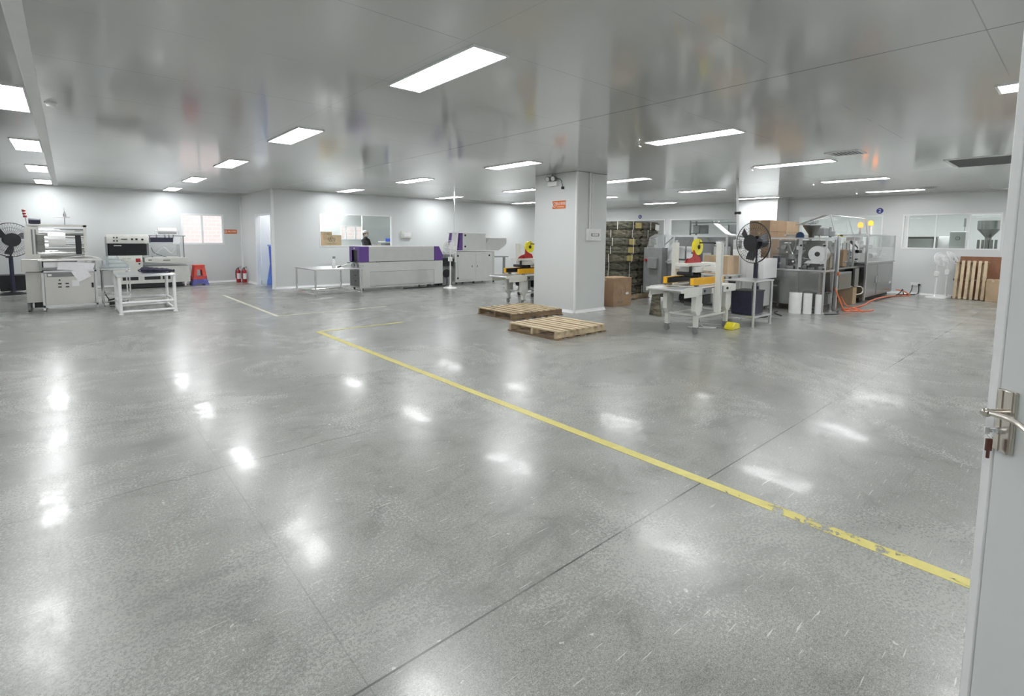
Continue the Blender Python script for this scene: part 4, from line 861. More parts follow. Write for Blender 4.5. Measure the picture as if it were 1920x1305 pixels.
pallet('weathered wooden pallet on the floor nearer the left, behind the paler one', 6.10, 7.40, 6.72, 7.80, 'wood2', -.03, 3, sm='woodd')  # stringers use the wood darkened for shade under the deck
pallet('pale wooden pallet on the floor in front, closest to the yellow line', 5.40, 6.58, 5.02, 6.10, 'wood', .02, 5, sm='wood2')
# carton bundle stack on pallet
pb = pallet('wooden pallet under the tall stack of dark flattened cartons', 10.18, 11.36, 7.32, 8.70, 'wood2', 0, 9); del pb['group']
t = None; z = .134; rnd = random.Random(4); ordl = ['lowest', 'second', 'third', 'fourth', 'fifth', 'sixth', 'seventh', 'eighth', 'top']
def bundle(name, lab, x0, x1, y0, y1, z0, z1, m, och, pl=0):
    t = thing(name, lab, 'carton bundle', ((x0+x1)/2, (y0+y1)/2, z0), 'bundles of flattened dark cartons on the pallet')
    mb = MB(); n = 7; dz = (z1-z0)/n
    for i in range(n):
        if i in (0, n-1): e = [.03,-.03,.025,-.01]; mb.box(x0+e[0],x1+e[1],y0+e[2],y1+e[3],z0+i*dz+.0006,z0+(i+1)*dz-.002); continue
        e = [rnd.uniform(-.010,.010) for _ in range(4)]; mb.box(x0+e[0],x1+e[1],y0+e[2],y1+e[3],z0+i*dz+.0006,z0+(i+1)*dz-.002)
    part('flat_cartons', mb, m, t)
    xm = (x0+x1)/2 + rnd.uniform(-.12,.12)
    s = MB(); e = .014; s.box(xm-.008,xm+.008,y0-e,y0-e+.004,z0,z1).box(xm-.008,xm+.008,y0-e,y1,z1-.0005,z1+.0006); ym = (y0+y1)/2 + rnd.uniform(-.1,.1)
    s.box(x0-e,x0-e+.004,ym-.008,ym+.008,z0,z1); part('strap', s, 'strap', t)
    if pl: part('paper_label', MB().obox((x1-.12,y0-.017,z0+.07),(.085,0,-.008),(0,.0015,0),(.008,0,.072)), 'paper', t, label='white paper stuck on the front')
    if och: part('printed_panel', MB().box(x0+.05+och*.1,x0+.30+och*.1,y0-.0135,y0-.0095,z0+.035,z1-.03), 'ochre', t, label='ochre printed panel')
zs = [.134 + .2*i for i in range(10)]
for i in range(9):
    lean = .0 + .006*i + (.02*(i-5) if i > 5 else 0); sp = .66 + .012*i; mid = 10.78 + lean*1.2 + rnd.uniform(-.01,.01); jit = rnd.uniform(-.02,.02)
    yb = 7.34 - .008*i
    zt = zs[i]+.199
    bundle('carton_bundle', 'bundle of dark flattened cartons, %s layer of the stack, front left' % ordl[i], mid-sp+jit+.04, mid-.008, yb, yb+.66, zs[i], zt, 'bundle2' if i % 3 == 1 else 'bundle', {8: 3.2, 6: 1.4, 5: 1.1, 4: .9}.get(i, 0))
    bundle('carton_bundle', 'bundle of dark flattened cartons, %s layer of the stack, front right' % ordl[i], mid+.008, mid+sp+jit*.5-.04, yb, yb+.66, zs[i], zt, 'bundle' if i % 2 else 'bundle2', 0, i == 8)
    bundle('carton_bundle', 'bundle of dark flattened cartons, %s layer of the stack, at the back by the pillar' % ordl[i], mid-sp+jit*1.5, mid+sp-.1, yb+.69, yb+1.30, zs[i], zt, 'bundle', 0)
# cartons
def carton(name, lab, x0, x1, y0, y1, z0, z1, m='carton', group=None, hole=False, marks=False, flap=True):
    t = thing(name, lab, 'carton', ((x0+x1)/2,(y0+y1)/2,z0), group)
    part('carton_body', MB().box(x0,x1,y0,y1,z0,z1-.004), m, t, bevel=.004)
    ym = (y0+y1)/2; fl = MB().box(x0+.002,x1-.002,y0+.002,ym-.002,z1-.004,z1).box(x0+.002,x1-.002,ym+.002,y1-.002,z1-.004,z1); part('top_flaps', fl, m, t)
    s = MB().box(x0-.001,x1+.001,ym-.025,ym+.025,z1,z1+.001).box(x0-.0015,x0,ym-.025,ym+.025,z1-.07,z1).box(x1,x1+.0015,ym-.025,ym+.025,z1-.07,z1); part('sealing_tape', s, 'seal', t)
    if marks:
        k = MB(); a = y0-.002; w = x1-x0; hh = z1-z0
        for i in range(3): cx_ = x0+w*(.25+.12*i); k.tube([(cx_+.025*math.cos(q),a,z0+hh*.15+.03*math.sin(q)) for q in [j*PI/4 for j in range(8)]], .004, 4, True)
        k.tube([(x0+w*.35+.05*math.cos(q),a,z0+hh*.5+.07*math.sin(q)) for q in [j*PI/5 for j in range(10)]], .005, 4, True).tube([(x0+w*.62,a,z0+hh*.38),(x0+w*.66,a,z0+hh*.62),(x0+w*.6,a,z0+hh*.7)], .005, 4)
        part('printed_marks', k, 'mgrey', t); part('label', MB().box(x0+w*.68,x0+w*.84,y0-.002,y0,z0+hh*.40,z0+hh*.48), 'paper', t)
    return t
carton('tall_carton', 'tall brown carton with printed marks on the floor right of the front pillar', 9.08, 9.74, 6.76, 7.22, 0, .64, 'carton', marks=True)
carton('floor_carton', 'small brown carton on the floor under the long machine, with a white hose loop', 14.03, 14.31, 3.58, 3.88, 0, .40, 'carton2')
tag(part('white_hose', MB().tube([(14.28,3.70,.405),(14.31,3.62,.42),(14.44,3.52,.40),(14.48,3.50,.30),(14.40,3.52,.24),(14.32,3.60,.22)], .012), 'white'), 'white hose loop on the side of the small floor carton', 'hose')
pallet('wooden pallet hidden behind the long machine under the brown cartons', 12.36, 14.26, 4.84, 5.40, 'wood2', 0, 11)['group'] = 'pallets under the stacks'
rr = [(12.40,13.36),(13.38,14.22)]; nm = ['left', 'right']
for i in range(7):
    for k in range(2):
        lay = ['bottom', 'second', 'third', 'fourth', 'fifth', 'sixth', 'top'][i]
        carton('brown_carton', 'brown carton in the %s layer of the stack behind the long machine, %s one' % (lay, nm[k]), rr[k][0]+.004*(i%2), rr[k][1], 4.88, 5.34, .134+.262*i, .134+.262*i+.258, 'carton2' if (k == 1 and i > 4) else 'carton', group='brown cartons stacked behind the long machine')
# ------------------------------------------------------------------ long stainless packaging machine
t = thing('packaging_machine', 'long stainless packaging machine with clear guards, hopper and two lit amber beacons', 'machine', (14.5, 4.1, 0))
def frame_box(x0, x1, y0, y1, z0, z1, w=.035, bottom=True):
    f = MB()
    for x in (x0, x1-w):
        for y in (y0, y1-w): f.box(x, x+w, y, y+w, z0, z1)
    for z in ((z0, z1-w) if bottom else (z1-w,)):
        f.box(x0+w, x1-w, y0, y0+w, z, z+w).box(x0+w, x1-w, y1-w, y1, z, z+w).box(x0, x0+w, y0+w, y1-w, z, z+w).box(x1-w, x1, y0+w, y1-w, z, z+w)
    return f
# front unit (unwinding end)
A = (11.75, 12.34, 3.50, 4.62)
part('front_cabinet', MB().box(A[0]+.02,A[1]-.02,A[2]+.10,A[3],.13,.84), 'steel', t, bevel=.004)
dl = MB(); dl.box(A[0]+.016,A[0]+.022,A[2]+.12,A[2]+.125,.15,.82).box(A[0]+.012,A[0]+.02,4.0,4.012,.14,.83).box(A[0]+.012,A[0]+.02,4.30,4.306,.14,.83); part('panel_seams', dl, 'mgrey', t)
part('door_pull', MB().box(A[0]+.0,A[0]+.02,4.42,4.50,.50,.53), 'chrome', t)
for y0_, y1_ in ((3.50,3.99),(3.99,4.62)):
    part('guard_frame', frame_box(A[0],A[1],y0_,y1_,.86,1.56,.032), 'alu', t)
l = MB()
for x in (A[0]+.03, A[1]-.05):
    for y in (A[2]+.02, A[3]-.05): part('leg', MB().box(x-.012,x+.02,y-.012,y+.02,.02,.86 if y < 3.6 else .14), 'alu', t)
for x in (A[0]+.03, A[1]-.05):
    for y in (A[2]+.02, A[3]-.05): part('levelling_foot', MB().cyl((x,y,0),(x,y,.02),.03), 'white', t)
part('guard_pane', MB().box(A[0]+.012,A[0]+.018,3.53,3.97,.90,1.52).box(A[0]+.012,A[0]+.018,4.01,4.59,.90,1.52), 'acryl', t); part('guard_pane', MB().box(A[0]+.03,A[1]-.03,A[2]+.012,A[2]+.018,.90,1.52), 'acryl', t); part('top_pane', MB().box(A[0]+.03,A[1]-.03,3.53,4.59,1.535,1.541), 'acryl', t)
part('deck_plate', MB().box(A[0]+.02,A[1],A[2]+.02,A[3]-.02,.84,.862), 'steel', t)
part('backing_plate', MB().box(12.20,12.225,3.56,4.58,.862,1.50), 'dsteel', t)
fr = part('film_roll', MB().ring((11.86,3.70,1.22),(12.10,3.70,1.22),.17,.05,28), 'film', t, label='white film roll behind the guard'); part('roll_core', MB().cyl((11.85,3.70,1.22),(12.2,3.70,1.22),.049), 'black', fr)
part('roll_tray', MB().prism([(3.54,1.02),(3.95,1.02),(3.88,1.08),(3.54,1.10)], 'x', 11.87, 11.90), 'white', t); part('film_web', MB().obox((11.98,3.80,1.10),(.08,0,0),(0,.22,.03),(0,0,.002)).obox((11.98,4.05,1.18),(.07,0,0),(0,.07,-.12),(0,.002,.001)), 'film', t)
r = MB()
for y, z, q in ((3.62,1.03,.02),(3.85,1.0,.025),(3.95,1.35,.016),(4.15,1.05,.022),(4.28,1.25,.018),(4.4,1.0,.03),(4.5,1.32,.014),(4.22,1.45,.016),(3.6,1.42,.014)): r.cyl((11.84,y,z),(12.2,y,z),q,n=12)
part('guide_rollers', r, 'chrome', t)
b = MB(); b.box(11.86,12.0,4.30,4.42,.862,1.12).box(11.84,11.92,4.05,4.14,.862,1.0).box(11.86,12.1,4.15,4.25,1.10,1.2).box(11.85,11.95,3.58,3.66,.862,.96); part('drive_blocks', b, 'mgrey', t, bevel=.004)
b = MB(); b.box(11.84,12.05,4.10,4.30,.862,.96).box(11.86,12.0,3.74,3.86,.862,.94).cyl((11.84,4.36,1.35),(11.95,4.36,1.35),.05).cyl((11.83,3.92,.95),(11.9,3.92,.95),.04); part('brackets', b, 'steel', t, bevel=.004)
part('printer_unit', MB().box(11.84,12.02,4.44,4.56,.88,1.16), 'navy', t, bevel=.006, label='dark blue printer unit')
part('hanging_hoses', MB().tube([(11.9,4.30,1.52),(11.88,4.22,1.3),(11.86,4.12,1.12),(11.88,4.08,.95)], .012).tube([(11.9,4.05,1.52),(11.86,4.08,1.35),(11.88,4.0,1.2),(11.9,3.95,1.1)], .012).tube([(11.92,4.18,1.52),(11.9,4.14,1.4),(11.88,4.18,1.25)], .01), 'clear', t)
for a_, b_, c_ in ((3.96,4.0,1.38),(3.96,4.0,.90),(3.52,3.56,.90),(3.52,3.56,1.38)): part('latch', MB().box(A[0]-.012,A[0],a_,b_,c_,c_+.035), 'black', t)
rm_ = random.Random(21)
for q in range(16):
    y = rm_.uniform(3.58,4.52); z = rm_.uniform(.90,1.45); x = rm_.uniform(11.86,12.05); kk = rm_.choice(('chrome','black','mgrey','steel','white','dsteel'))
    if abs(y-3.70) < .2 and z > 1.0: continue
    mb = MB().cyl((x,y,z),(12.2,y,z),rm_.uniform(.012,.035),n=12) if q % 2 else MB().box(x,x+.08,y-.03,y+.03,z-.03,z+.05)
    part('drive_fitting', mb, kk, t, bevel=.002)
for q in range(22):
    x = rm_.uniform(12.6,14.5); z = rm_.uniform(.92,1.5); y = rm_.uniform(3.62,3.85); kk = rm_.choice(('chrome','black','mgrey','alu','white','dsteel','navy'))
    mb = MB().cyl((x,y,z),(x+rm_.uniform(.08,.35),y,z),rm_.uniform(.012,.03),n=12) if q % 2 else MB().box(x,x+.10,y,y+.06,z-.04,z+.05)
    part('forming_fitting', mb, kk, t, bevel=.002)
# narrow white post and lower forming parts beside it
part('white_post', MB().box(12.42,12.50,3.47,3.53,.02,1.60), 'alu', t, bevel=.003)
part('discharge_chute', MB().prism([(12.10,.84),(12.40,.84),(12.33,.50),(12.27,.40),(12.24,.40),(12.18,.50)], 'y', 3.52, 3.75), 'dsteel', t); part('chute_brace', MB().box(12.15,12.38,3.52,3.58,.40,.43).box(12.16,12.36,3.54,3.60,.16,.38), 'steel', t)
part('emergency_button', MB().cyl((12.44,3.47,.80),(12.44,3.44,.80),.035).box(12.41,12.50,3.455,3.47,.76,.84), 'orange', t, label='red-orange stop button')
# bridge unit
part('bridge_deck', MB().box(12.5,14.65,3.60,4.60,.86,.90), 'steel', t, bevel=.003)
part('bridge_body', MB().box(12.5,14.65,3.95,4.60,.13,.86), 'dsteel', t)
part('control_cabinet', MB().box(12.75,13.72,3.55,3.80,.42,.80), 'mgrey', t, bevel=.01, label='grey control cabinet'); part('control_door', MB().box(12.80,13.67,3.54,3.55,.46,.76), 'steel', t)
part('side_plate', MB().box(13.85,14.15,3.52,3.56,.44,.86), 'steel', t)
f = MB(); f.box(12.5,14.65,3.50,3.535,1.60,1.635).box(12.5,14.65,4.56,4.595,1.60,1.635).box(13.55,13.585,3.50,3.53,.9,1.60); part('top_rail', f, 'alu', t)
part('bridge_pane', MB().box(12.52,14.62,4.57,4.576,.92,1.60), 'acryl', t)
b = MB(); b.box(12.6,12.85,3.7,3.95,.90,1.22).box(13.9,14.25,3.75,4.1,.90,1.28).box(13.1,13.3,3.9,4.3,.90,1.10).box(14.3,14.55,3.8,4.3,.90,1.05); part('sealing_units', b, 'mgrey', t, bevel=.008)
b = MB(); b.box(12.55,13.0,3.68,4.2,1.22,1.36).box(13.25,13.8,3.7,4.1,1.16,1.26); 
for i in range(7): b.cyl((12.7+i*.26,3.72,1.1+.05*(i%3)),(12.7+i*.26,4.3,1.1+.05*(i%3)),.022,n=12); b.cyl((12.65+i*.28,3.78,.9),(12.65+i*.28,3.78,1.45),.012,n=8)
part('formers', b, 'steel', t, bevel=.003)
part('pouch_stack', MB().box(13.35,13.62,3.64,3.72,.92,1.30), 'carton', t, label='brown folded cartons in the magazine'); part('valve_block', MB().box(13.95,14.1,3.58,3.68,1.3,1.5).box(14.2,14.28,3.58,3.66,1.2,1.44), 'white', t, bevel=.004)
part('black_cylinders', MB().cyl((13.7,3.6,1.48),(14.15,3.6,1.34),.03).cyl((12.65,3.62,1.42),(12.9,3.62,1.42),.05).cyl((14.2,3.6,1.25),(14.45,3.6,1.25),.04), 'black', t)
# rear unit
RX0, RX1 = 14.65, 17.35
part('rear_cabinet', MB().box(RX0,RX1,3.54,4.58,.11,.94), 'steel', t, bevel=.006, label='long stainless cabinet at the rear end')
part('rear_plinth', MB().box(RX0+.05,RX1-.05,3.62,4.5,.02,.11), 'black', t)
for a, b2, hx in ((RX0+.03,15.72,15.66),(15.76,RX1-.04,15.82)):
    dr = part('cabinet_door', MB().box(a,b2,3.525,3.54,.14,.91), 'steel', t, bevel=.003); part('handle', MB().cyl((hx,3.505,.44),(hx,3.505,.62),.010,n=10), 'chrome', dr)
part('hasp', MB().box(16.9,17.15,3.51,3.53,.36,.42), 'chrome', t); part('handle', MB().cyl((14.72,3.51,.36),(14.72,3.51,.58),.010,n=10), 'chrome', t)
part('rear_top', MB().box(RX0-.01,RX1+.02,3.51,4.60,.94,.965), 'steel', t)
part('rear_guard_frame', frame_box(RX0,RX1,3.52,4.56,.965,1.66,.028), 'alu', t)
part('guard_pane', MB().box(RX0+.03,RX1-.03,3.53,3.536,.99,1.63).box(RX1-.012,RX1-.006,3.55,4.53,.99,1.63).box(RX0+.03,RX1-.03,4.54,4.546,.99,1.63), 'acryl', t)
part('front_post', MB().box(RX0-.03,RX0+.02,3.49,3.53,.05,1.68), 'alu', t, bevel=.003)
b = MB(); b.box(14.9,15.6,3.7,4.3,.965,1.20).box(15.0,15.3,3.75,4.1,1.2,1.5).cyl((15.7,3.7,1.12),(16.2,3.7,1.12),.07).box(14.8,15.7,3.65,3.75,1.33,1.40); part('inner_conveyor', b, 'grey', t, bevel=.01)
part('tall_column', MB().box(15.55,15.80,3.9,4.2,.965,1.60), 'alu', t)
part('white_bracket', MB().tube([(16.05,3.6,1.08),(16.05,3.6,1.26),(16.3,3.6,1.26),(16.3,3.6,1.08)], .018, 6, True).box(16.3,16.7,3.59,3.61,1.15,1.18), 'white', t)
# hopper and lifted acrylic hood
hp_ = part('hopper', MB().lathe((13.15,4.25,1.56), [(.06,0),(.06,.08),(.185,.27),(.185,.30),(.195,.30)], 28), 'dsteel', t, label='dark conical hopper'); part('hopper_rim', MB().ring((13.15,4.25,1.85),(13.15,4.25,1.87),.20,.18,28), 'alu', hp_)
part('hopper_stirrer', MB().cyl((13.15,4.25,1.85),(13.15,4.25,1.98),.05).box(12.95,13.35,4.23,4.27,1.885,1.90).cyl((13.3,4.25,1.9),(13.5,4.25,1.95),.03), 'mgrey', t)
part('hopper_support', MB().box(13.5,13.9,4.1,4.4,1.62,1.80).cyl((13.6,4.0,1.58),(13.6,4.0,1.82),.03).box(13.5,13.62,3.9,4.0,1.60,1.72), 'mgrey', t, bevel=.01)
E = [((12.55,4.2,1.86),(14.35,4.2,2.13)), ]
def sheet(pts, th=.006):
    p = [Vector(q) for q in pts]; n = (p[1]-p[0]).cross(p[2]-p[0]).normalized()*th; m = len(p)
    return MB().add(p + [q+n for q in p], [tuple(range(m-1,-1,-1)), tuple(range(m,2*m))] + [(i,(i+1)%m,m+(i+1)%m,m+i) for i in range(m)])
def rim(pts, r=.008): return MB().tube(pts, r, 6, True)
q1 = [(12.50,4.20,1.86),(14.22,4.20,2.13),(14.62,4.20,1.66),(14.0,4.20,1.82)]
q2 = [(14.22,4.20,2.13),(15.9,3.9,2.08),(16.2,3.9,1.68),(14.62,4.20,1.66)]
q3 = [(12.50,4.20,1.86),(12.75,4.45,1.86),(14.4,4.45,2.13),(14.22,4.20,2.13)]
for q in (q1,q2,q3): part('lifted_hood', sheet(q), 'acryl', t, label='tilted clear acrylic hood'); part('hood_edge', rim(q), 'alu', t)
part('hood_strut', MB().bar((15.0,4.05,2.10),(15.35,4.0,1.66),.02).bar((14.62,4.2,1.66),(14.22,4.2,2.13),.025), 'white', t)
part('yellow_tag', MB().box(12.45,12.75,3.5,3.52,1.58,1.63), 'tape', t)
for nm_, c, lab in (('beacon', (15.92,4.0,1.945), 'lit amber beacon, the lower left one'), ('beacon', (16.85,4.0,2.02), 'lit amber beacon on a white stalk')):
    bc = part('beacon', MB().lathe((c[0],c[1],c[2]-.09), [(.055,0),(.06,.02),(.06,.09),(.045,.12),(.015,.135)], 20), 'amber', t, label=lab)
    part('beacon_stalk', MB().cyl((c[0],c[1],1.66),(c[0],c[1],c[2]-.09),.02 if c[0]<16 else .035).cyl((c[0],c[1],1.66),(c[0],c[1],1.76),.05 if c[0]>16 else .03), 'white', bc)
tag(part('blue_chair_back', MB().prism([(4.16,1.545),(4.16,1.62),(4.18,1.66),(4.22,1.69),(4.27,1.69),(4.31,1.66),(4.33,1.62),(4.33,1.545)], 'x', 12.42, 12.46), 'blue', bevel=.01), 'rounded dark blue panel standing behind the clear guard, left of the hopper', 'panel')
bpy.data.objects['blue_chair_back'].name = 'blue_divider'; M['bluepanel'] = pbr('dark_teal_blue_plastic', (.02,.05,.13), .4); bpy.data.objects['blue_divider'].data.materials[0] = M['bluepanel']
tag(part('panel_stand', MB().box(12.40,12.48,4.20,4.29,.0,1.545), 'mgrey'), 'slim grey post carrying the rounded blue panel', 'stand')
# film rolls standing on the floor
def froll(lab, x, y, r, h_, core='lilac'):
    t = thing('film_roll', lab, 'film roll', (x,y,0), 'film rolls standing on the floor'); part('film', MB().ring((x,y,0),(x,y,h_),r,.04,28), 'film', t, bevel=.003); part('roll_core', MB().ring((x,y,-.0+.001),(x,y,h_-.004),.041,.034,18), core, t)
froll('wide white film roll standing on the floor, leftmost beside the long machine', 11.38, 3.90, .118, .43)
froll('slim white film roll standing on the floor, in the middle of the three', 11.50, 3.71, .082, .42)
o = froll('grey translucent film roll on the floor, rightmost and set back', 11.65, 3.56, .06, .40)
tag(part('orange_air_hose', MB().tube([(12.35,3.48,.5),(12.42,3.38,.2),(12.50,3.30,.015),(12.9,3.2,.015),(13.1,3.32,.015),(12.75,3.42,.015),(12.6,3.3,.015),(12.9,3.02,.015),(13.2,2.98,.015)], .014).tube([(12.6,3.42,.30),(12.75,3.35,.10),(12.95,3.15,.015),(12.7,3.05,.015)], .012).tube([(12.9,3.36,.015),(13.5,3.34,.015),(14.2,3.36,.015),(14.9,3.46,.016),(15.8,3.44,.05),(16.8,3.40,.03),(17.4,3.30,.015),(17.5,3.15,.03),(17.45,3.28,.13),(17.42,3.45,.16)], .016), 'cord'), 'orange air hose lying along the floor in front of the long machine', 'hose')
for pts, r_, lb in (([(11.6,3.42,.012),(11.9,3.28,.012),(12.2,3.36,.012),(12.45,3.42,.012)], .012, 'black cable on the floor in front of the long machine, right of the film rolls'),
    ([(10.7,3.9,.012),(11.0,4.15,.012),(11.3,4.2,.012)], .010, 'thin black cable on the floor left of the widest film roll'),
    ([(17.0,3.38,.015),(17.3,3.32,.1),(17.42,3.3,.18),(17.48,3.28,.05),(17.5,3.26,.012)], .012, 'black cable loop at the far end of the long machine')):
    tag(part('floor_cable', MB().tube(pts, r_), 'black'), lb, 'cable')
# ------------------------------------------------------------------ steel stand, bin, white machine and dark packer behind the sealer
pipe_table('steel_stand', 'open square steel stand with a dark bin on its shelf, right of the carton sealer', 8.86, 9.62, 3.66, 4.22, .80, 'alu', w=.045, rails=(.17,), top='alu', shelf=.18, tt=.02, cat='stand')
t = thing('waste_bin', 'dark navy bin standing on the shelf of the square steel stand', 'bin', (9.28, 3.98, .195)); part('bin_body', MB().prism([(9.03,.196),(9.50,.196),(9.53,.60),(9.00,.60)], 'y', 3.78, 4.14), 'navy', t, bevel=.01); part('bin_bag', MB().box(8.99,9.54,3.77,4.15,.585,.61), 'black', t, bevel=.008)
t = thing('white_feeder_machine', 'white machine with a tall white pole up to the ceiling, behind the black fan', 'machine', (11.1, 4.85, 0))
part('body', MB().box(10.85,11.55,4.70,5.0,.62,1.30).box(10.85,11.55,4.35,4.70,.70,1.12), 'white', t, bevel=.01); part('lower_body', MB().box(10.95,11.5,4.45,4.95,.10,.62), 'grey2', t, bevel=.006)
part('window_panel', MB().box(10.84,10.85,4.42,4.55,.38,.55), 'navy', t)
part('top_unit', MB().box(10.90,11.1,4.92,5.02,1.30,1.50).cyl((11.0,4.97,1.44),(11.0,4.97,1.52),.05), 'alu', t, bevel=.006)
part('pole', MB().cyl((11.0,4.97,1.5),(11.12,5.10,H),.026,n=14), 'white', t, label='tall white pole')
part('pole_clip', MB().cyl((11.045,4.96,2.08),(11.045,5.08,2.08),.03,n=12), 'black', t); part('pipes', MB().cyl((10.84,4.8,.75),(10.84,4.8,1.2),.02).tube([(10.82,4.5,1.0),(10.78,4.42,.8),(10.82,4.4,.6),(10.9,4.42,.5)], .012), 'grey', t)
for x in (11.0,11.45):
    for y in (4.5,4.9): part('levelling_foot', MB().cyl((x,y,0),(x,y,.10),.03), 'mgrey', t)
t = thing('pouch_packer', 'grey packing machine in a steel frame with white papers behind its clear guard', 'machine', (11.5, 5.9, 0))
part('lower_cabinet', MB().box(10.95,12.3,5.15,6.95,.10,.92), 'mgrey', t, bevel=.006); part('guard_frame', frame_box(10.85,12.3,5.12,5.86,.95,1.60,.04), 'alu', t); part('guard_frame', frame_box(10.85,12.3,5.86,6.68,.95,1.60,.04), 'alu', t)
part('guard_pane', MB().box(10.86,10.866,5.17,5.82,1.0,1.55).box(10.86,10.866,5.90,6.64,1.0,1.55), 'acryl', t); part('frame_brace', MB().bar((10.85,6.62,1.38),(10.85,6.42,1.55),.02).bar((10.85,6.08,1.38),(10.85,5.92,1.55),.02).bar((10.85,6.2,1.55),(10.85,6.0,1.38),.015), 'mgrey', t)
part('back_plate', MB().box(11.35,11.38,5.16,6.66,.95,1.58), 'mgrey', t)
part('white_sheets', MB().box(11.20,11.21,6.02,6.26,1.04,1.34).box(11.20,11.21,6.30,6.54,1.04,1.34).prism([(6.56,1.02),(6.64,1.02),(6.60,1.50),(6.50,1.50)], 'x', 11.0, 11.01).prism([(6.46,1.02),(6.54,1.02),(6.46,1.48),(6.40,1.48)], 'x', 11.04, 11.05), 'paper', t)
part('working_units', MB().box(11.0,11.3,5.25,5.5,.95,1.35).box(11.0,11.3,5.55,5.75,.95,1.2).cyl((10.95,5.4,1.42),(11.3,5.4,1.42),.06).box(10.95,11.2,6.0,6.5,.93,1.0), 'grey', t, bevel=.01)
b = MB(); b.box(10.7,10.95,6.6,7.1,.2,1.30).box(10.62,10.70,6.70,6.95,.80,1.06); part('side_cabinet', b, 'mgrey', t, bevel=.01); part('stop_button', MB().cyl((10.70,7.02,1.0),(10.66,7.02,1.0),.03), 'red', t)
part('clear_side_cover', MB().prism([(6.72,1.3),(7.02,1.3),(6.95,1.55),(6.80,1.62),(6.72,1.62)], 'x', 10.7, 11.0), 'clear', t)
for x in (11.05,12.2):
    for y in (5.25,6.85): part('levelling_foot', MB().cyl((x,y,0),(x,y,.10),.03), 'black', t)
carton('open_carton', 'brown carton on the outfeed behind the right carton sealer', 10.05, 10.55, 4.72, 5.22, .80, 1.18, 'carton2')
t = thing('carton_rest', 'grey metal stand under the brown carton behind the right sealer', 'stand', (10.3, 4.97, 0)); part('stand_top', MB().box(9.98,10.6,4.66,5.26,.77,.80), 'grey', t)
for x in (10.02,10.56):
    for y in (4.70,5.22): part('leg', MB().box(x-.02,x+.02,y-.02,y+.02,0,.77), 'grey', t)
# ------------------------------------------------------------------ by the right wall
t = thing('leaning_pallet', 'wooden pallet stood on edge against the right wall with its boards upright', 'pallet', (17.9, 2.0, 0))
ln = Vector((17.86, 0, 0)); tilt = Vector((.20, 0, 1.0)).normalized(); nn = Vector((1,0,-.20)).normalized()
def lean(mb, y0, y1, s0, s1, t0, t1): return mb.obox(Vector((17.72,0,.01)) + tilt*(s0+s1)/2 + nn*(t0+t1)/2 + Vector((0,(y0+y1)/2,0)), (0,(y1-y0)/2,0), tilt*(s1-s0)/2, nn*(t1-t0)/2)
d_ = MB()
for i in range(6): a = 1.70+i*.108; lean(d_, a, a+.062, .0, 1.02, .0, .018)
part('front_boards', d_, 'wood', t, bevel=.002)
for s_ in (.04,.51,.98): part('stringer', lean(MB(), 1.66, 2.33, s_-.022, s_+.022, .018, .10), 'woodd', t, bevel=.002)  # stringer colour darkened in place of shade inside the pallet
d_ = MB()
for i in range(3): lean(d_, 1.70+i*.24, 1.80+i*.24, .0, 1.02, .10, .118)
part('back_boards', d_, 'wood2', t)
t = thing('leaning_board', 'reddish brown cardboard board behind the leaning pallet', 'board', (18.12, 1.75, 0)); part('board_sheet', MB().obox((18.12,1.80,.56),(.006,0,0),(0,.46,0),(.035,0,.555)), 'redboard', t)  # real board, widened and darkened so the pallet gaps look shaded
carton('wall_carton', 'brown carton on the floor at the right end of the leaning pallet', 17.55, 17.85, 1.42, 1.66, 0, .56, 'carton2')
# ------------------------------------------------------------------ rooms beyond the far windows
t = thing('steel_hopper', 'large stainless hopper seen through the right-hand window', 'hopper', (19.9, 1.93, 1.0), 'machines behind the right-hand windows')
part('hopper_cone', MB().lathe((19.9,1.93,1.60), [(.06,0),(.08,.04),(.25,.26),(.25,.50),(.235,.50)], 30), 'steel', t); part('hopper_neck', MB().cyl((19.9,1.93,1.3),(19.9,1.93,1.62),.07), 'steel', t)
b = MB()
for i in range(5): b.cyl((19.75,1.75+i*.09,1.3),(19.75,1.75+i*.09,1.56),.03)
b.box(19.7,20.2,1.6,2.2,0,1.3); part('filler_base', b, 'dsteel', t)
t = thing('control_cabinet', 'light grey control cabinet with a round dial behind the right-hand window', 'cabinet', (20.5, 2.65, 0)); part('cabinet_body', MB().box(20.3,20.7,2.45,2.82,0,1.80), 'grey', t, bevel=.01); part('dial', MB().tube([(20.29,2.63+.05*math.cos(q),1.6+.05*math.sin(q)) for q in [i*PI/8 for i in range(16)]], .008, 6, True), 'mgrey', t); part('signal_tower', MB().cyl((20.5,2.52,1.80),(20.5,2.52,1.95),.008).cyl((20.5,2.52,1.95),(20.5,2.52,2.2),.03), 'mgrey', t)
t = thing('steel_tank', 'low stainless tank behind the right-hand window', 'tank', (20.7, 3.5, 0)); part('tank_body', MB().box(20.4,21.0,3.18,3.85,0,1.62), 'steel', t, bevel=.03); part('tank_lid', MB().box(20.38,21.02,3.16,3.87,1.62,1.65), 'dsteel', t)
t = thing('white_cabinet', 'bright white cabinet between tank and control cabinet behind the right-hand window', 'cabinet', (21.0, 3.0, 0)); part('cabinet_body', MB().box(20.8,21.3,2.86,3.14,0,1.66), 'white', t, bevel=.01); part('cabinet_door', MB().box(20.785,20.8,2.88,3.12,.1,1.6), 'white', t)
t = thing('steel_rack', 'grey steel racking seen through the window behind the packing machine', 'rack', (20.5, 10.6, 0))
for y in (9.2,10.2,11.2): part('upright', MB().box(20.3,20.35,y,y+.05,0,2.3).box(20.8,20.85,y,y+.05,0,2.3), 'mgrey', t)
for z in (.6,1.2,1.75,2.2): part('shelf', MB().box(20.3,20.85,9.2,11.25,z,z+.03), 'mgrey', t)
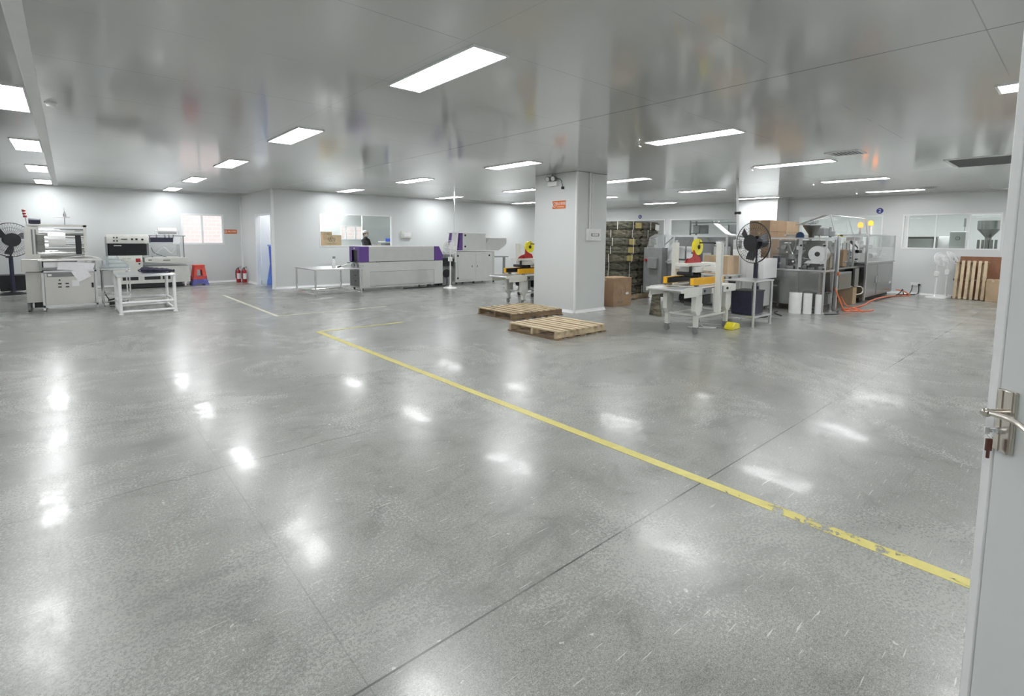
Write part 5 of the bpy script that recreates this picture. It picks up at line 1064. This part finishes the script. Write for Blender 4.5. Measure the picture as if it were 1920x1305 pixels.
for i in range(6):
    y = 9.3+i*.31
    if i == 3: continue
    t = thing('grey_crate', 'grey crate on the racking behind the far window, %s' % ('leftmost','second from left','third from left','','second from right','rightmost')[5-i if 5-i != 3 else 2], 'crate', (20.55, y+.13, 1.78), 'crates on the racking'); part('crate_body', MB().box(20.34,20.8,y,y+.26,1.782,2.1), 'grey' if i%2 else 'mgrey', t, bevel=.006); part('crate_rim', MB().box(20.33,20.81,y-.005,y+.265,2.08,2.11), 'mgrey', t)
t = thing('filling_machine', 'pale sloping machine with a signal tower seen through the window left of the rear pillar', 'machine', (20, 9.2, 0)); part('slope_body', MB().prism([(8.1,0),(10.1,0),(10.1,2.15),(9.9,2.15),(9.4,1.75),(8.9,1.62),(8.1,1.58)], 'x', 19.7, 20.2), 'white', t, bevel=.02); part('signal_tower', MB().cyl((19.8,8.62,1.6),(19.8,8.62,2.0),.008).cyl((19.8,8.62,2.0),(19.8,8.62,2.25),.03), 'mgrey', t)
# room behind the partition window
t = thing('packing_table', 'table carrying the cartons inside the room behind the partition window', 'table', (6.3, 15.7, 0)); part('tabletop', MB().box(5.65,7.0,15.35,16.3,1.17,1.205), 'carton2', t)
for x in (5.72,6.93):
    for y in (15.42,16.23): part('leg', MB().box(x-.02,x+.02,y-.02,y+.02,0,1.17), 'alu', t)
c_ = carton('marked_carton', 'brown carton with round printed symbols inside the partition window', 6.02, 6.60, 15.45, 15.85, 1.206, 1.555, 'carton2')
k = MB()
for cx_, cz in ((6.20,1.43),(6.28,1.47),(6.36,1.43),(6.24,1.38),(6.34,1.36)): k.tube([(cx_+.035*math.cos(q),15.447,cz+.035*math.sin(q)) for q in [i*PI/5 for i in range(10)]], .005, 5, True)
k.box(6.14,6.42,15.445,15.449,1.275,1.282); part('printed_symbols', k, 'black', c_)
carton('plain_carton', 'taller brown carton behind the marked one, at the left edge of the partition window', 5.82, 6.12, 15.95, 16.25, 1.206, 1.78, 'carton')
carton('small_carton', 'small grey-brown carton behind the marked carton in the partition window', 6.15, 6.5, 15.95, 16.25, 1.206, 1.66, 'wood2')
t = thing('blue_bin', 'tall blue bin seen through the side doorway', 'bin', (4.95, 16.0, 0)); part('bin_body', MB().prism([(4.66,.02),(5.2,.02),(5.2,1.22),(4.60,1.22)], 'y', 15.75, 16.15), 'blue', t, bevel=.01); part('bin_rim', MB().box(4.58,5.22,15.73,16.17,1.2,1.25), 'blue2', t)
t = thing('blue_sheet', 'pale blue plastic sheet leaning beside the blue bin in the doorway', 'sheet', (4.85, 16.5, 0)); part('sheet_panel', MB().prism([(4.56,.0),(5.1,.0),(5.1,1.2),(4.78,1.2)], 'y', 16.3, 16.33), 'blue2', t)
t = thing('sorting_machine', 'dark tray machine in front of the person behind the partition window', 'machine', (8.6, 16.0, 0)); part('machine_body', MB().box(8.3,9.2,15.75,16.10,0,1.285), 'mgrey', t, bevel=.01); part('tray', MB().prism([(8.22,1.32),(9.2,1.285),(9.2,1.315),(8.22,1.36)], 'y', 15.62, 16.14), 'beige', t, bevel=.004)
t = thing('blue_crate', 'blue crate on the tray machine at the right edge of the partition window', 'crate', (8.75, 15.95, 1.33)); part('crate_body', MB().box(8.48,9.05,15.8,16.1,1.34,1.46), 'blue', t, bevel=.008); part('crate_rim', MB().box(8.46,9.07,15.78,16.12,1.45,1.47), 'blue2', t)
# ------------------------------------------------------------------ person
def person(lab, x, y, face):
    verts = [(0,0,.94),(0,0,1.10),(0,.01,1.28),(0,.01,1.40),(0,.0,1.48),            # pelvis, waist, chest, upper chest, neck
             (-.17,0,1.385),(-.22,-.06,1.14),(-.10,-.30,1.20),(-.06,-.36,1.22),           # left arm
             (.17,0,1.385),(.22,-.06,1.14),(.13,-.32,1.20),(.10,-.38,1.22),               # right arm
             (-.10,0,.86),(-.11,-.01,.48),(-.11,.02,.08),(-.11,-.14,.04),
             (.10,0,.86),(.11,-.01,.48),(.11,.02,.08),(.11,-.14,.04),(0,-.005,1.53)]
    edges = [(0,1),(1,2),(2,3),(3,4),(3,5),(5,6),(6,7),(7,8),(3,9),(9,10),(10,11),(11,12),(0,13),(13,14),(14,15),(15,16),(0,17),(17,18),(18,19),(19,20),(4,21)]
    rad = [(.15,.11),(.13,.10),(.15,.11),(.13,.09),(.052,.05),(.062,.06),(.046,.044),(.036,.032),(.030,.02),(.062,.06),(.046,.044),(.036,.032),(.030,.02),(.09,.09),(.062,.062),(.045,.045),(.045,.035),(.09,.09),(.062,.062),(.045,.045),(.045,.035),(.05,.05)]
    me = bpy.data.meshes.new('person'); me.from_pydata(verts, edges, []); o = bpy.data.objects.new('person', me); C.objects.link(o); o.location = (x,y,0); o.rotation_euler.z = face
    sk = o.modifiers.new('skin', 'SKIN'); o.modifiers.new('sub', 'SUBSURF').levels = 2; o.modifiers['sub'].render_levels = 2
    sv = me.skin_vertices[0].data
    for i, r_ in enumerate(rad): sv[i].radius = r_
    sv[0].use_root = True
    me.materials.append(M['tshirt']); tag(o, lab, 'person')
    def ch(name, mb, m, **kw):
        p = part(name, mb, m, None, smooth=80, **kw); p.parent = o; return p
    h_ = MB().ball((0,-.01,1.60), .078, .095, .115, 18, 12).ball((0,-.10,1.585), .012, .018, .02, 8, 6).ball((-.08,0,1.59), .012, .02, .03, 8, 6).ball((.08,0,1.59), .012, .02, .03, 8, 6); ch('head', h_, 'skin')
    ch('eyes', MB().ball((-.032,-.093,1.615), .012, .008, .007, 8, 6).ball((.032,-.093,1.615), .012, .008, .007, 8, 6), 'black')
    ch('hair', MB().ball((0,.012,1.625), .088, .10, .105, 18, 12), 'hair'); ch('cap', MB().ball((0,.02,1.665), .094, .105, .085, 18, 12), 'cap')
    ch('face_mask', MB().ball((0,-.045,1.565), .066, .068, .055, 16, 10), 'mask')
    for sg, hx, hy in ((-1,-.06,-.36),(1,.10,-.38)):
        hm = MB().ball((hx-.004*sg,hy-.045,1.222), .036, .05, .016, 12, 8)
        for f_ in range(4):
            fx = hx + (-.027+.018*f_); L = (.062,.072,.068,.052)[f_]
            hm.tube([(fx,hy-.08,1.224),(fx,hy-.08-L*.55,1.226),(fx,hy-.08-L,1.212)], .0085, 8)
        hm.tube([(hx-sg*.030,hy-.03,1.222),(hx-sg*.055,hy-.06,1.222),(hx-sg*.058,hy-.09,1.216)], .010, 8); ch('hand', hm, 'skin')
    ch('gloves_cuff', MB().ring((-.075,-.33,1.21),(-.065,-.355,1.22),.042,.030,16).ring((.115,-.35,1.21),(.105,-.375,1.22),.042,.030,16), 'cap')
person('person in a black shirt, white hair cap and face mask working behind the partition window', 7.98, 16.60, .55)
# ------------------------------------------------------------------ camera, world, view
cam = bpy.data.cameras.new('camera'); co = bpy.data.objects.new('camera', cam); C.objects.link(co)
R_ = ((0.76069042,-0.64906619,0.00794766),(0.05228056,0.07346648,0.99592641),(0.64700605,0.75717617,-0.08981879))
co.matrix_world = Matrix.Translation((0,0,1.5)) @ Matrix((R_[0], R_[1], tuple(-v for v in R_[2]))).transposed().to_4x4()
cam.sensor_width = 36; cam.lens = 945.4/1920*36; cam.shift_x = (960-936.6)/1920; cam.shift_y = (531.7-652.5)/1920; cam.clip_start = .05
bpy.context.scene.camera = co
w = bpy.data.worlds.new('sky'); bpy.context.scene.world = w; w.use_nodes = True; nt = w.node_tree; bg = nt.nodes['Background']
sk = nt.nodes.new('ShaderNodeTexSky'); sk.sky_type = 'NISHITA'; sk.sun_elevation = math.radians(50); sk.sun_rotation = math.radians(200); sk.sun_disc = False
mx = nt.nodes.new('ShaderNodeMix'); mx.data_type = 'RGBA'; mx.inputs[0].default_value = .7; nt.links.new(sk.outputs[0], mx.inputs[6]); mx.inputs[7].default_value = (4, 4.1, 4.2, 1); nt.links.new(mx.outputs[2], bg.inputs[0]); bg.inputs[1].default_value = .29
sc = bpy.context.scene; sc.view_settings.view_transform = 'Standard'; sc.view_settings.look = 'None'; sc.view_settings.gamma = 1; sc.view_settings.exposure = .64
sc.cycles.use_denoising = True; sc.cycles.max_bounces = 10; sc.cycles.transparent_max_bounces = 24; sc.cycles.diffuse_bounces = 6; sc.cycles.glossy_bounces = 5; sc.cycles.caustics_reflective = True; sc.cycles.sample_clamp_indirect = 8
